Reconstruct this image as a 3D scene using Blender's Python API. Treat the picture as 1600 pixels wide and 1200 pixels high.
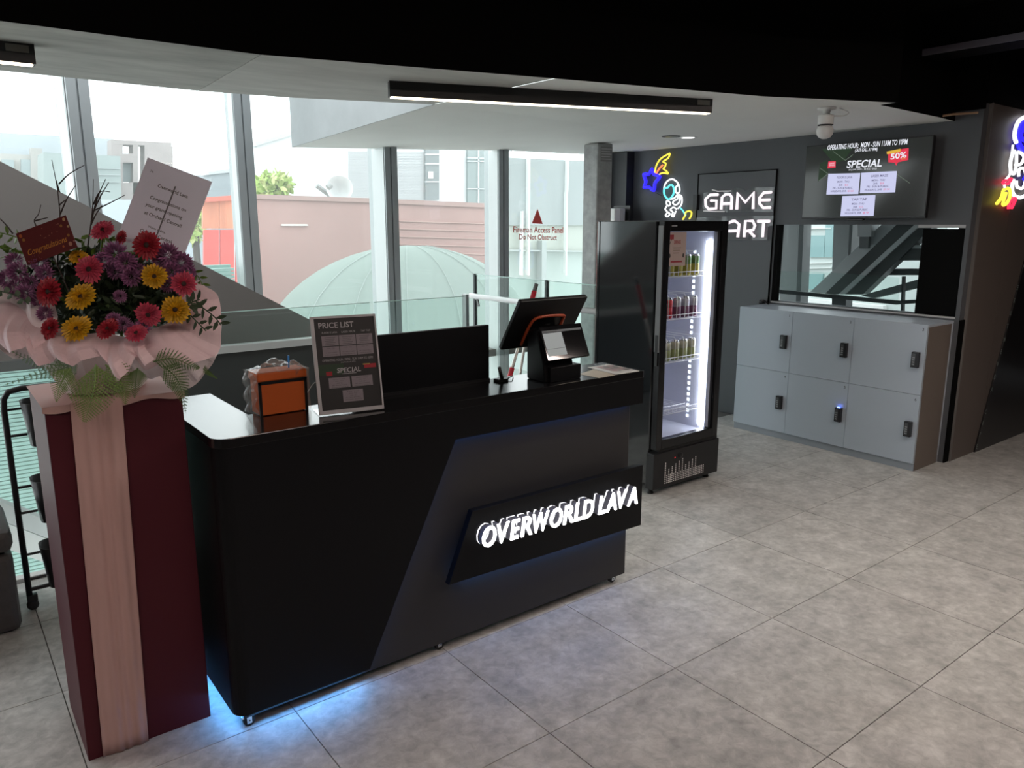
import bpy, bmesh, math, random
from mathutils import Vector, Matrix, Quaternion
random.seed(7)
for o in list(bpy.data.objects): bpy.data.objects.remove(o)
S = bpy.context.scene
COL = S.collection
PI = math.pi
V = Vector

# ------------------------------------------------------------------ camera
FPX, HORIZON, CAMH = 1200.0, 350.0, 1.75
pitch = math.atan2(600 - HORIZON, FPX)
yaw = math.radians(52.5)
FWDH = V((math.cos(yaw), math.sin(yaw), 0)); RIGHT = V((math.sin(yaw), -math.cos(yaw), 0)); UPZ = V((0, 0, 1))
FWD = math.cos(pitch) * FWDH - math.sin(pitch) * UPZ
CUP = RIGHT.cross(FWD)
CAM = V((0, 0, CAMH))
cd = bpy.data.cameras.new('camera'); cam = bpy.data.objects.new('camera', cd); COL.objects.link(cam)
cam.matrix_world = Matrix(((RIGHT.x, CUP.x, -FWD.x, CAM.x), (RIGHT.y, CUP.y, -FWD.y, CAM.y), (RIGHT.z, CUP.z, -FWD.z, CAM.z), (0, 0, 0, 1)))
cd.sensor_width = 36; cd.lens = 36 * FPX / 1600; cd.clip_end = 400
S.camera = cam

# ------------------------------------------------------------------ sky, exposure
S.view_settings.view_transform = 'Standard'; S.view_settings.look = 'None'
S.view_settings.gamma = 1.0; S.view_settings.use_curve_mapping = False
S.view_settings.exposure = 0.38
SKY = 3.2
w = bpy.data.worlds.new('overcast_sky'); S.world = w; w.use_nodes = True
nt = w.node_tree; nt.nodes.clear()
tc = nt.nodes.new('ShaderNodeTexCoord'); nz = nt.nodes.new('ShaderNodeTexNoise'); cr = nt.nodes.new('ShaderNodeValToRGB')
bg = nt.nodes.new('ShaderNodeBackground'); ow = nt.nodes.new('ShaderNodeOutputWorld')
nz.inputs['Scale'].default_value = 2.2; nz.inputs['Detail'].default_value = 5
cr.color_ramp.elements[0].position = .35; cr.color_ramp.elements[0].color = (.60, .64, .68, 1)
cr.color_ramp.elements[1].position = .62; cr.color_ramp.elements[1].color = (.96, .98, 1, 1)
bg.inputs['Strength'].default_value = SKY
nt.links.new(tc.outputs['Generated'], nz.inputs['Vector']); nt.links.new(nz.outputs['Fac'], cr.inputs['Fac'])
nt.links.new(cr.outputs['Color'], bg.inputs['Color']); nt.links.new(bg.outputs[0], ow.inputs[0])

# ------------------------------------------------------------------ pixel -> point helpers (1600 x 1200 frame)
def ray(x, y): return FWD * FPX + RIGHT * (x - 800) + CUP * (600 - y)
def onz(x, y, z): d = ray(x, y); return CAM + d * ((z - CAMH) / d.z)
def onx(x, y, X): d = ray(x, y); return CAM + d * (X / d.x)
def ony(x, y, Y): d = ray(x, y); return CAM + d * (Y / d.y)
def atd(x, y, dep): return CAM + ray(x, y) * (dep / FPX)
class Plane:
    def __init__(s, O, u, v):
        s.O = V(O); s.u = V(u).normalized(); s.v = V(v).normalized(); s.n = s.u.cross(s.v).normalized()
    def at(s, a, b, d=0): return s.O + s.u * a + s.v * b + s.n * d
    def px(s, x, y):
        d = ray(x, y); t = (s.O - CAM).dot(s.n) / d.dot(s.n); p = CAM + d * t - s.O
        return p.dot(s.u), p.dot(s.v)

# ------------------------------------------------------------------ materials
MATS = {}
def lin(c): return tuple((x / 12.92 if x <= .04045 else ((x + .055) / 1.055) ** 2.4) for x in c)
def rgb(r, g, b): return lin((r / 255, g / 255, b / 255))
def mat(name, col, rough=.5, metal=0, emit=0, ecol=None, spec=.5, alpha=1, noise=0, nscale=8, bump=0, coat=0, sheen=0, stretch=None, rnd=0):
    if name in MATS: return MATS[name]
    m = bpy.data.materials.new(name); m.use_nodes = True; t = m.node_tree; p = t.nodes['Principled BSDF']
    p.inputs['Base Color'].default_value = (*col, 1); p.inputs['Roughness'].default_value = rough; p.inputs['Metallic'].default_value = metal
    p.inputs['Specular IOR Level'].default_value = spec
    if coat: p.inputs['Coat Weight'].default_value = coat; p.inputs['Coat Roughness'].default_value = .08
    if sheen: p.inputs['Sheen Weight'].default_value = sheen
    if emit:
        p.inputs['Emission Color'].default_value = (*(ecol or col), 1); p.inputs['Emission Strength'].default_value = emit
    if alpha < 1: p.inputs['Alpha'].default_value = alpha
    if noise or bump:
        g = t.nodes.new('ShaderNodeNewGeometry'); mp = t.nodes.new('ShaderNodeMapping'); n = t.nodes.new('ShaderNodeTexNoise')
        n.inputs['Scale'].default_value = nscale; n.inputs['Detail'].default_value = 6; n.inputs['Roughness'].default_value = .6
        if stretch: mp.inputs['Scale'].default_value = stretch
        t.links.new(g.outputs['Position'], mp.inputs['Vector']); t.links.new(mp.outputs[0], n.inputs['Vector'])
        if noise:
            r = t.nodes.new('ShaderNodeValToRGB')
            r.color_ramp.elements[0].position = .3; r.color_ramp.elements[1].position = .7
            r.color_ramp.elements[0].color = (*[c * (1 - noise) for c in col], 1); r.color_ramp.elements[1].color = (*[min(1, c * (1 + noise)) for c in col], 1)
            t.links.new(n.outputs['Fac'], r.inputs['Fac'])
            src = r.outputs['Color']
            if rnd:
                oi = t.nodes.new('ShaderNodeObjectInfo'); mr = t.nodes.new('ShaderNodeMapRange'); mr.inputs[3].default_value = 1 - rnd; mr.inputs[4].default_value = 1 + rnd
                mx = t.nodes.new('ShaderNodeMix'); mx.data_type = 'RGBA'; mx.blend_type = 'MULTIPLY'; mx.inputs[0].default_value = 1
                t.links.new(oi.outputs['Random'], mr.inputs[0]); t.links.new(src, mx.inputs[6]); t.links.new(mr.outputs[0], mx.inputs[7]); src = mx.outputs[2]
            t.links.new(src, p.inputs['Base Color'])
        if bump:
            b = t.nodes.new('ShaderNodeBump'); b.inputs['Strength'].default_value = bump; b.inputs['Distance'].default_value = .01
            t.links.new(n.outputs['Fac'], b.inputs['Height']); t.links.new(b.outputs[0], p.inputs['Normal'])
    MATS[name] = m; return m
def glass(name, tint=(1, 1, 1), refl=.08, rough=0.0, fres=True, body=0, bcol=(.8, .85, .83)):
    """thin pane: see-through sheet with a fresnel reflection and an optional faint milky body"""
    if name in MATS: return MATS[name]
    m = bpy.data.materials.new(name); m.use_nodes = True; t = m.node_tree; t.nodes.clear()
    out = t.nodes.new('ShaderNodeOutputMaterial'); tr = t.nodes.new('ShaderNodeBsdfTransparent'); gl = t.nodes.new('ShaderNodeBsdfGlossy')
    mx = t.nodes.new('ShaderNodeMixShader'); tr.inputs[0].default_value = (*tint, 1); gl.inputs['Roughness'].default_value = rough
    base = tr.outputs[0]
    if body:
        df = t.nodes.new('ShaderNodeBsdfTranslucent'); df.inputs[0].default_value = (*bcol, 1)
        d2 = t.nodes.new('ShaderNodeBsdfDiffuse'); d2.inputs[0].default_value = (*bcol, 1); m3 = t.nodes.new('ShaderNodeMixShader'); m3.inputs[0].default_value = .5
        t.links.new(df.outputs[0], m3.inputs[1]); t.links.new(d2.outputs[0], m3.inputs[2])
        m2 = t.nodes.new('ShaderNodeMixShader'); m2.inputs[0].default_value = body
        t.links.new(base, m2.inputs[1]); t.links.new(m3.outputs[0], m2.inputs[2]); base = m2.outputs[0]
    lw = t.nodes.new('ShaderNodeLayerWeight'); lw.inputs[0].default_value = .5
    pw = t.nodes.new('ShaderNodeMath'); pw.operation = 'POWER'; pw.inputs[1].default_value = 4
    ma = t.nodes.new('ShaderNodeMath'); ma.operation = 'MULTIPLY_ADD'; ma.inputs[1].default_value = .6; ma.inputs[2].default_value = refl * .5
    t.links.new(lw.outputs['Facing'], pw.inputs[0]); t.links.new(pw.outputs[0], ma.inputs[0]); t.links.new(ma.outputs[0], mx.inputs[0])
    t.links.new(base, mx.inputs[1]); t.links.new(gl.outputs[0], mx.inputs[2]); t.links.new(mx.outputs[0], out.inputs[0])
    MATS[name] = m; return m
def emis(name, col, s): return mat(name, (.02, .02, .02), .6, emit=s, ecol=col)

black = mat('satin_black_laminate', (.0042, .0044, .0055), .45, spec=.2)
blackgloss = mat('polished_black_top', (.006, .006, .007), .14)
blackmat = mat('matte_black_paint', (.003, .003, .003), .75, spec=.08)
blackmetal = mat('black_powder_coat', (.01, .01, .011), .4)
blackplast = mat('black_plastic', (.012, .012, .013), .35)
greyp = mat('charcoal_laminate', (.035, .034, .034), .5, spec=.3)
white = mat('white_paint', (.75, .75, .73), .55)
chrome = mat('chrome', (.75, .75, .75), .2, 1)
steel = mat('brushed_steel', (.5, .5, .5), .35, 1)
whiteink = mat('white_ink', (.75, .75, .75), .6)
blackink = mat('black_ink', (.015, .015, .015), .6)
rubber = mat('black_rubber', (.015, .015, .015), .6)

# ------------------------------------------------------------------ mesh builder
class MB:
    def __init__(s): s.v = []; s.f = []; s.m = []
    def add(s, vs, fs, mi=0):
        k = len(s.v); s.v += [V(p) for p in vs]; s.f += [tuple(i + k for i in f) for f in fs]; s.m += [mi] * len(fs); return s
    def box(s, x0, x1, y0, y1, z0, z1, mi=0):
        return s.add([(x0, y0, z0), (x1, y0, z0), (x1, y1, z0), (x0, y1, z0), (x0, y0, z1), (x1, y0, z1), (x1, y1, z1), (x0, y1, z1)],
                     [(0, 3, 2, 1), (4, 5, 6, 7), (0, 1, 5, 4), (1, 2, 6, 5), (2, 3, 7, 6), (3, 0, 4, 7)], mi)
    def obox(s, c, ax, ay, az, mi=0):
        c, ax, ay, az = V(c), V(ax), V(ay), V(az)
        P = [c + ax * a + ay * b + az * d for d in (-1, 1) for a, b in ((-1, -1), (1, -1), (1, 1), (-1, 1))]
        return s.add(P, [(0, 3, 2, 1), (4, 5, 6, 7), (0, 1, 5, 4), (1, 2, 6, 5), (2, 3, 7, 6), (3, 0, 4, 7)], mi)
    def prism(s, poly, d, mi=0, mside=None):
        n = len(poly); d = V(d); P = [V(p) for p in poly] + [V(p) + d for p in poly]
        s.add(P, [tuple(range(n - 1, -1, -1)), tuple(range(n, 2 * n))], mi)
        k = len(s.v) - 2 * n; fs = [(k + i, k + (i + 1) % n, k + n + (i + 1) % n, k + n + i) for i in range(n)]
        s.f += fs; s.m += [mi if mside is None else mside] * n; return s
    def tube(s, path, r, n=8, closed=False, mi=0, cap=True):
        P = [V(p) for p in path]; N = len(P)
        rr = r if isinstance(r, (list, tuple)) else [r] * N
        T = []
        for i in range(N):
            a = P[(i - 1) % N] if (closed or i > 0) else P[i]; b = P[(i + 1) % N] if (closed or i < N - 1) else P[i]
            T.append((b - a).normalized() if (b - a).length > 1e-9 else V((0, 0, 1)))
        up = V((0, 0, 1)) if abs(T[0].z) < .9 else V((1, 0, 0))
        u = T[0].cross(up).normalized(); vs = []
        for i in range(N):
            u = (u - T[i] * u.dot(T[i])).normalized(); w_ = T[i].cross(u)
            for k in range(n):
                a = 2 * PI * k / n; vs.append(P[i] + (u * math.cos(a) + w_ * math.sin(a)) * rr[i])
        fs = []
        for i in range(N if closed else N - 1):
            j = (i + 1) % N
            for k in range(n): fs.append((i * n + k, i * n + (k + 1) % n, j * n + (k + 1) % n, j * n + k))
        if not closed and cap: fs += [tuple(range(n - 1, -1, -1)), tuple((N - 1) * n + k for k in range(n))]
        return s.add(vs, fs, mi)
    def lathe(s, c, prof, n=20, axis=(0, 0, 1), mi=0):
        c = V(c); ax = V(axis).normalized(); u = ax.orthogonal().normalized(); w_ = ax.cross(u); vs = []; N = len(prof)
        for r, h in prof:
            for k in range(n):
                a = 2 * PI * k / n; vs.append(c + ax * h + (u * math.cos(a) + w_ * math.sin(a)) * r)
        fs = [(i * n + k, i * n + (k + 1) % n, (i + 1) * n + (k + 1) % n, (i + 1) * n + k) for i in range(N - 1) for k in range(n)]
        fs += [tuple(range(n - 1, -1, -1)), tuple((N - 1) * n + k for k in range(n))]
        return s.add(vs, fs, mi)
    def grid(s, fn, nu, nv, mi=0, closeu=False):
        vs = [fn(i / nu, j / nv) for j in range(nv + 1) for i in range(nu + 1)]
        return s.add(vs, [(j * (nu + 1) + i, j * (nu + 1) + i + 1, (j + 1) * (nu + 1) + i + 1, (j + 1) * (nu + 1) + i) for j in range(nv) for i in range(nu)], mi)
    def build(s, name, m, parent=None, smooth=False, bevel=0, solid=0, origin=None):
        off = wloc(parent) if parent else (V(origin) if origin is not None else V())
        me = bpy.data.meshes.new(name); me.from_pydata([tuple(p - off) for p in s.v], [], s.f)
        ms = m if isinstance(m, (list, tuple)) else [m]
        for q in ms: me.materials.append(q)
        for p, i in zip(me.polygons, s.m): p.material_index = i; p.use_smooth = smooth
        bm = bmesh.new(); bm.from_mesh(me); bmesh.ops.recalc_face_normals(bm, faces=bm.faces); bm.to_mesh(me); bm.free()
        o = bpy.data.objects.new(name, me); COL.objects.link(o)
        if parent: o.parent = parent
        elif origin is not None: o.location = off
        if solid:
            q = o.modifiers.new('thickness', 'SOLIDIFY'); q.thickness = solid; q.offset = 0
        if bevel:
            q = o.modifiers.new('edges', 'BEVEL'); q.width = bevel; q.segments = 2; q.limit_method = 'ANGLE'; q.angle_limit = .7
        return o
def wloc(o):
    l = V()
    while o: l += o.location; o = o.parent
    return l
def thing(name, label, cat, loc=(0, 0, 0), group=None):
    o = bpy.data.objects.new(name, None); COL.objects.link(o); o.location = loc; o.empty_display_size = .1
    return tag(o, label, cat, group)
def tag(o, label, cat, group=None):
    o['label'] = label; o['category'] = cat
    if group: o['group'] = group
    return o
def struct(o): o['kind'] = 'structure'; return o
def box(name, b, m, parent=None, bevel=0): return MB().box(*b).build(name, m, parent, bevel=bevel)
def smooth_path(pts, n=6, closed=False):
    P = [V(p) for p in pts]; N = len(P); out = []
    for i in range(N if closed else N - 1):
        p0, p1, p2, p3 = (P[(i - 1) % N], P[i], P[(i + 1) % N], P[(i + 2) % N]) if closed else (P[max(i - 1, 0)], P[i], P[i + 1], P[min(i + 2, N - 1)])
        for k in range(n):
            t = k / n; out.append(.5 * (2 * p1 + (p2 - p0) * t + (2 * p0 - 5 * p1 + 4 * p2 - p3) * t * t + (3 * p1 - p0 - 3 * p2 + p3) * t ** 3))
    if not closed: out.append(P[-1])
    return out
_tc = {}
def textgeo(sx, ext=0.0, offset=0.0, shear=0.0, space=1.0):
    """verts (2D + depth) and faces of a line of text, normalised: x from 0 to 1 over its width, cap height 1"""
    k = (sx, ext, offset, shear, space)
    if k in _tc: return _tc[k]
    cu = bpy.data.curves.new('t', 'FONT'); cu.body = sx; cu.extrude = ext; cu.offset = offset; cu.shear = shear; cu.space_character = space; cu.resolution_u = 3
    ob = bpy.data.objects.new('t', cu); COL.objects.link(ob)
    me = bpy.data.meshes.new_from_object(ob)
    vs = [v.co.copy() for v in me.vertices]; fs = [tuple(p.vertices) for p in me.polygons]
    bpy.data.objects.remove(ob); bpy.data.meshes.remove(me); bpy.data.curves.remove(cu)
    x0 = min(v.x for v in vs); x1 = max(v.x for v in vs)
    _tc[k] = ([V(((v.x - x0) / (x1 - x0), v.y / .69, v.z)) for v in vs], fs, (x1 - x0) / .69); return _tc[k]
def text(mb, pl, sx, a, b, w_, h, d=.001, mi=0, ext=0, offset=0, shear=0, space=1, rot=0, align='c'):
    """text on plane pl, centred at (a,b=baseline); w_ width (None keeps the font's), h cap height"""
    vs, fs, asp = textgeo(sx, ext, offset, shear, space)
    if w_ is None: w_ = asp * h
    c, s_ = math.cos(rot), math.sin(rot); out = []
    for v in vs:
        x = (v.x - (.5 if align == 'c' else 0)) * w_; y = v.y * h
        out.append(pl.at(a + x * c - y * s_, b + x * s_ + y * c, d + v.z))
    mb.add(out, fs, mi)
def textpx(mb, pl, sx, p0, p1, hpx, d=.001, mi=0, **k):
    """text whose baseline runs between two frame points on the plane"""
    a0, b0 = pl.px(*p0); a1, b1 = pl.px(*p1); t0, t1 = pl.px((p0[0] + p1[0]) / 2, (p0[1] + p1[1]) / 2 - hpx)
    h = math.hypot(t0 - (a0 + a1) / 2, t1 - (b0 + b1) / 2)
    text(mb, pl, sx, a0, b0, math.hypot(a1 - a0, b1 - b0), h, d, mi, rot=math.atan2(b1 - b0, a1 - a0), align='l', **k)
def rectpx(mb, pl, quad, d=.0006, mi=0): mb.add([pl.at(*pl.px(*q), d) for q in quad], [tuple(range(len(quad)))], mi)
def rect(mb, pl, a0, a1, b0, b1, d=.0006, mi=0): mb.add([pl.at(a0, b0, d), pl.at(a1, b0, d), pl.at(a1, b1, d), pl.at(a0, b1, d)], [(0, 1, 2, 3)], mi)

# ================================================================== THE SETTING
# ---- floor: square stone tiles over a grout bed
TS, TX0, TY0 = .66, 3.54, 1.815
tile_m = mat('stone_tile', (.465, .455, .435), .42, noise=.24, nscale=6.5, bump=.03, spec=.35, rnd=.06)
grout = mat('grout', (.12, .115, .11), .8)
# second, finer mottling on the stone
t_ = tile_m.node_tree; p_ = t_.nodes['Principled BSDF']; src_ = p_.inputs['Base Color'].links[0].from_socket
g_ = t_.nodes.new('ShaderNodeNewGeometry'); n2_ = t_.nodes.new('ShaderNodeTexNoise'); n2_.inputs['Scale'].default_value = 26; n2_.inputs['Detail'].default_value = 8; n2_.inputs['Roughness'].default_value = .75; n2_.inputs['Distortion'].default_value = .6
r2_ = t_.nodes.new('ShaderNodeMapRange'); r2_.inputs[1].default_value = .3; r2_.inputs[2].default_value = .72; r2_.inputs[3].default_value = .78; r2_.inputs[4].default_value = 1.22
m2_ = t_.nodes.new('ShaderNodeMix'); m2_.data_type = 'RGBA'; m2_.blend_type = 'MULTIPLY'; m2_.inputs[0].default_value = 1
t_.links.new(g_.outputs['Position'], n2_.inputs['Vector']); t_.links.new(n2_.outputs['Fac'], r2_.inputs[0]); t_.links.new(src_, m2_.inputs[6]); t_.links.new(r2_.outputs[0], m2_.inputs[7]); t_.links.new(m2_.outputs[2], p_.inputs['Base Color'])
floor = struct(MB().prism([(-3, -4, -.05), (10, -4, -.05), (10, 2.4, -.05), (6, 2.4, -.05), (6, 6.15, -.05), (4.2, 6.15, -.05), (4.2, 5.55, -.05), (.9, 5.55, -.05), (.9, 4.3, -.05), (-3, 4.3, -.05)], (0, 0, .046)).build('floor', grout))
tmesh = None
for i in range(-9, 8):
    for j in range(-3, 4):
        x0, y0 = TX0 + i * TS, TY0 + j * TS
        if x0 > 5.9 and y0 > 2.3: continue
        y1 = min(y0 + TS, 4.3)
        if y1 - y0 < .05: continue
        o = MB().prism([(x0 + .002, y0 + .002, -.02), (x0 + TS - .002, y0 + .002, -.02), (x0 + TS - .002, y1 - .002, -.02), (x0 + .002, y1 - .002, -.02)], (0, 0, .02)).build('tile', tile_m, floor)
# ---- walls
wallg = mat('dark_grey_wall_paint', (.095, .10, .108), .5, spec=.3)
brownw = mat('brown_wall_laminate', (.125, .103, .09), .45, spec=.3)
darkw = mat('near_black_wall', (.02, .02, .022), .7)
WX = 5.91
WY0, WY1, WZ0, WZ1 = 2.44, 3.97, 1.09, 1.745     # opening in the locker wall
wl = MB()
wl.box(WX, WX + .12, 2.41, 6.2, -.05, WZ0); wl.box(WX, WX + .12, 2.41, 6.2, WZ1, 3.05)
wl.box(WX, WX + .12, WY1, 6.2, WZ0, WZ1); wl.box(WX, WX + .12, 2.41, WY0, WZ0, WZ1)
struct(wl.build('wall_right', wallg))
bw = MB(); bw.box(6.0, 6.49, 2.39, 2.5, -.05, 2.56); bw.box(6.494, 10, 2.39, 2.5, -.05, 2.56)
wall_brown = struct(bw.build('wall_front', brownw))
struct(box('trim_1', (5.985, 6.0, 2.388, 2.52, 0, 2.565), mat('pale_edge_trim', (.16, .15, .14), .5)))
struct(box('trim_2', (5.912, 5.984, 2.40, 2.44, -.02, 1.07), blackmat))
struct(box('wall_rear', (-3.1, 10, -4.1, -4, 0, 3.1), darkw)); struct(box('wall_left', (-3.1, -3, -4, 4.4, 0, 3.1), darkw)); struct(box('wall_far_right', (10, 10.1, -4, 2.5, 0, 3.1), darkw))
# light return wall beyond the column
struct(box('wall_back', (5.70, 5.90, 6.0, 6.1, -.05, 2.52), mat('pale_grey_return', (.42, .45, .48), .5)))
tm = MB(); tm.box(5.80, 5.905, 5.66, 5.99, 0, 2.46); struct(tm.build('trim_3', mat('dark_corner_post', (.02, .022, .026), .5)))
tm = MB(); tm.box(5.66, 5.70, 5.93, 5.998, 0, 2.44); struct(tm.build('trim_4', mat('grey_alu', (.33, .35, .37), .4)))
# flush door in the locker wall
doorm = mat('grey_door_laminate', (.105, .11, .118), .45, spec=.3)
dr = struct(box('door_1', (WX - .012, WX + .01, 3.995, 4.82, .01, 2.2), doorm))
MB().box(WX - .018, WX - .006, 4.822, 4.828, 0, 2.206).box(WX - .018, WX - .006, 3.987, 3.993, 0, 2.206).box(WX - .018, WX - .006, 3.987, 4.828, 2.202, 2.207).build('door_gap', blackmat, dr)
MB().box(WX - .05, WX - .012, 4.80, 4.845, 1.88, 2.02).build('hinge', blackmetal, dr)
# ---- ceiling: black upper ceiling, bulkhead, concrete soffit and white soffit
CZ = 2.46
ceil = struct(MB().prism([(-3, -4, 3.05), (10, -4, 3.05), (10, 2.6, 3.05), (-3, 4.6, 3.05)], (0, 0, .1)).build('ceiling', blackmat))
conc = mat('raw_concrete_soffit', (.44, .44, .41), .75, noise=.2, nscale=2.4, bump=.05, stretch=(1, 3, 1))
conc2 = mat('raw_concrete_soffit_warm', (.54, .53, .50), .75, noise=.13, nscale=2.2, bump=.04, stretch=(.8, 3, 1))
soff = mat('white_plaster_soffit', (.84, .84, .81), .8, noise=.03, nscale=1.5)
FL = ony(456, 230, 6.2); SA = V((2.64, 3.08, CZ)); SB = V((2.61, 4.18, CZ)); S0 = V((1.285, 3.43, CZ)); S1 = V((1.336, 4.55, CZ))
c1 = struct(MB().prism([(-2.9, 3.446, CZ), (.344, 3.446, CZ), S0 - V((.004, 0, 0)), S1 - V((.004, 0, 0)), (.43, 4.53, CZ), (-2.9, 4.53, CZ)], (0, 0, .12)).build('ceiling_concrete', conc))
c2 = struct(MB().prism([S0, SA - V((.004, 0, 0)), SB - V((.004, 0, 0)), (1.79, 4.471, CZ), S1], (0, 0, .12)).build('ceiling_concrete', conc2))
mb = MB(); NE = [SA, V((3.92, 2.78, CZ)), V((4.76, 2.43, CZ)), V((4.78, 2.54, CZ)), V((5.63, 2.575, CZ)), V((5.91, 2.6, CZ))]
FR = V((5.91, 6.2, CZ + .01)); MR = V((5.91, 4.4, CZ)); MM = V((4.2, 4.3, CZ))
P = NE + [MR, FR, V((4.72, 6.2, 2.45)), V((3.6, 6.2, 2.40)), FL, SB, MM]
mb.add(P, [(0, 12, 11), (0, 1, 12), (1, 2, 3, 12), (3, 4, 12), (4, 5, 6, 12), (12, 6, 7, 8), (12, 8, 9), (12, 9, 10, 11)])
struct(mb.build('ceiling_white', soff, solid=0))
# fascia of the white soffit toward the atrium
mb = MB(); mb.prism([SB + V((0, 0, .0)), FL, V((FL.x, FL.y, 3.9)), V((SB.x, SB.y, 3.9))], (.01, 0, 0)); struct(mb.build('trim_fascia', mat('blue_grey_fascia', (.44, .47, .48), .6, noise=.08, nscale=3)))
# black bulkhead along the near edge
mb = MB(); E_ = [V((-2.9, 3.446, CZ)), V((.344, 3.446, CZ)), S0] + NE
for a, b in zip(E_[:-1], E_[1:]):
    dn_ = V((a.y - b.y, b.x - a.x, 0)).normalized() * -.006
    mb.prism([a + dn_ + V((0, 0, -.002)), b + dn_ + V((0, 0, -.002)), V((b.x, b.y, 3.1)) + dn_, V((a.x, a.y, 3.1)) + dn_], dn_ * -.8)
struct(mb.build('wall_bulkhead', blackmat))
mb = MB(); mb.box(5.86, 5.91, 2.40, 2.9, 2.52, 3.05); mb.box(5.9, 10, 2.395, 2.62, 2.56, 3.06); struct(mb.build('trim_5', blackmat))
tl = MB(); tl.tube([onz(1473, 181, 2.47), onz(1490, 178.5, 2.475), onz(1528, 176, 2.48)], .008, 6); struct(tl.build('trim_6', mat('bare_timber', (.32, .2, .12), .7)))
# dark beams under the black ceiling, light on the lower edge painted as a paler strip
b0, b1 = onz(1400, 95, 2.80), onz(1640, 55, 2.80)
beam = struct(MB().box(b1.x - .0, b1.x + .25, b1.y - .6, b0.y + .2, 2.80, 3.05).build('ceiling_beam', blackmat))
MB().box(b1.x - .012, b1.x, b1.y - .6, b0.y + .2, 2.80, 2.84).build('lit_edge_strip', mat('painted_lit_edge', (.16, .15, .18), .5), beam)

# ---- glazing: mullions and panes on the facade
GY = 6.2
pane_m = glass('facade_glass', (.95, .98, .97), .05, body=.10, bcol=(.72, .78, .76))  # milky body puts the washed-out window haze into the glass
alu_lit = mat('daylit_aluminium', (.62, .65, .65), .4, .2); alu_d = mat('grey_aluminium', (.27, .285, .29), .45, .2)
alu_m = mat('mid_aluminium', (.36, .39, .40), .45, .2)
MX = []
for (pa, pb, pc, pyy) in ((97, 126, 148, 220), (365, 373, 399, 280), (584, 603, 622, 300), (765, 780, 795, 300)):
    x0 = ony(pa, pyy, GY + .05).x; yf = max(onx(pb, pyy, x0).y, 5.86); x1 = ony(pc, pyy, yf).x; MX.append((x0, x1, yf))
XR = [-2.0] + [m[1] for m in MX]; XL = [m[0] for m in MX] + [5.9]
for i, (a, b) in enumerate(zip(XR, XL)):
    wn = struct(MB().box(a, b, GY + .05, GY + .062, -3.2, 3.9).build('window_%d' % (i + 1), pane_m))
    if i < 4:
        x0, x1, yf = MX[i]; mid = x0 + (x1 - x0) * .48
        MB().box(x0, mid - .006, yf, GY + .14, -3.2, 3.9).box(mid + .006, x1, yf, GY + .14, -3.2, 3.9).box(mid - .006, mid + .006, yf + .02, GY + .14, -3.2, 3.9).build('mullion', alu_m, wn)
        MB().box(x0 - .004, x0, yf + .08 * (i == 0) + .02, GY + .06, -3.2, 3.9).build('mullion_lit_face', alu_lit, wn)  # daylight on the mullion's left face, painted as a paler sheet
        if i == 0: MB().box(x0 - .006, x0, yf + .04, yf + .085, -3.2, 3.9).build('mullion_web', alu_d, wn)
    if i >= 3:
        z = ony(764, 519, GY).z if i == 3 else ony(910, 508, GY).z
        MB().box(a, b, GY - .05, GY + .1, .45, .52).build('transom', mat('brown_grey_transom', (.2, .17, .155), .5), wn)
# red lettering on the last pane
fp = Plane((5, GY + .045, 1.5), (1, 0, 0), (0, 0, 1))
redv = mat('red_vinyl', (.85, .10, .08), .6)
mb = MB(); rectpx(mb, fp, [(831, 349), (848, 350), (840, 326)], .0)
textpx(mb, fp, 'Fireman Access Panel', (802, 363), (880, 364), 9, 0, offset=.018); textpx(mb, fp, 'Do Not Obstruct', (811, 374), (870, 375), 8, 0, offset=.018)
mb.build('access_notice', redv, bpy.data.objects['window_5'])
# atrium roof and the floor level below
struct(box('ceiling_atrium', (-3, 2.6, 4.3, 6.5, 4.1, 4.2), white))
struct(box('wall_void', (-3, .9, 4.28, 4.3, -3.2, -.03), mat('pale_slab_edge', (.5, .5, .48), .7)))
struct(box('floor_lower', (-3, 4.2, 4.3, 6.2, -3.3, -3.2), mat('pale_lower_floor', (.55, .62, .58), .6)))

# ================================================================== THINGS BEHIND THE COUNTER
# ---- sloping stair flank in front of the facade
WD = 5.70; a, b = ony(0, 252, WD), ony(485, 500, WD); sl = (b.z - a.z) / (b.x - a.x)
xx0, zb = -1.0, .84; xx1 = a.x + (.87 - a.z) / sl
fl_m = mat('taupe_grey_flank_panel', (.19, .175, .165), .5, spec=.3)
MB().prism([(xx0, WD, a.z + sl * (xx0 - a.x)), (xx1, WD, a.z + sl * (xx1 - a.x)), (xx1, WD, zb), (xx0, WD, zb)], (0, .10, 0)).build('stair_flank', fl_m)
tag(bpy.data.objects['stair_flank'], 'big taupe grey panel with a sloping top edge against the windows', 'stair side')
# ---- balustrade parallel to the facade: dark upstand, white cap, glass sheets
bg_m = glass('balustrade_glass', (.93, .975, .96), .05, body=.025, bcol=(.55, .7, .65))
gedge = mat('glass_edge', (.55, .75, .70), .25)
BY = 5.5
bal = thing('glass_balustrade', 'dark parapet with white cap and clear glass sheets behind the reception counter', 'balustrade', (2.4, BY, 0))
MB().box(.95, 2.62, BY - .03, BY + .03, -.03, .86).build('parapet', mat('dark_green_grey_panel', (.05, .058, .058), .45), bal)
MB().box(.95, 2.62, BY - .05, BY + .04, .86, .91).build('cap', mat('white_cap', (.6, .63, .62), .4), bal)
for k, (xa, xb) in enumerate(((.97, 2.80), (2.84, 3.72))):
    g = MB().box(xa, xb, BY - .006, BY + .006, .05 if k else .91, 1.14).build('glass_sheet', bg_m, bal)
    MB().box(xa, xb, BY - .006, BY + .006, 1.14, 1.146).build('sheet_edge', gedge, g)
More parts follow.
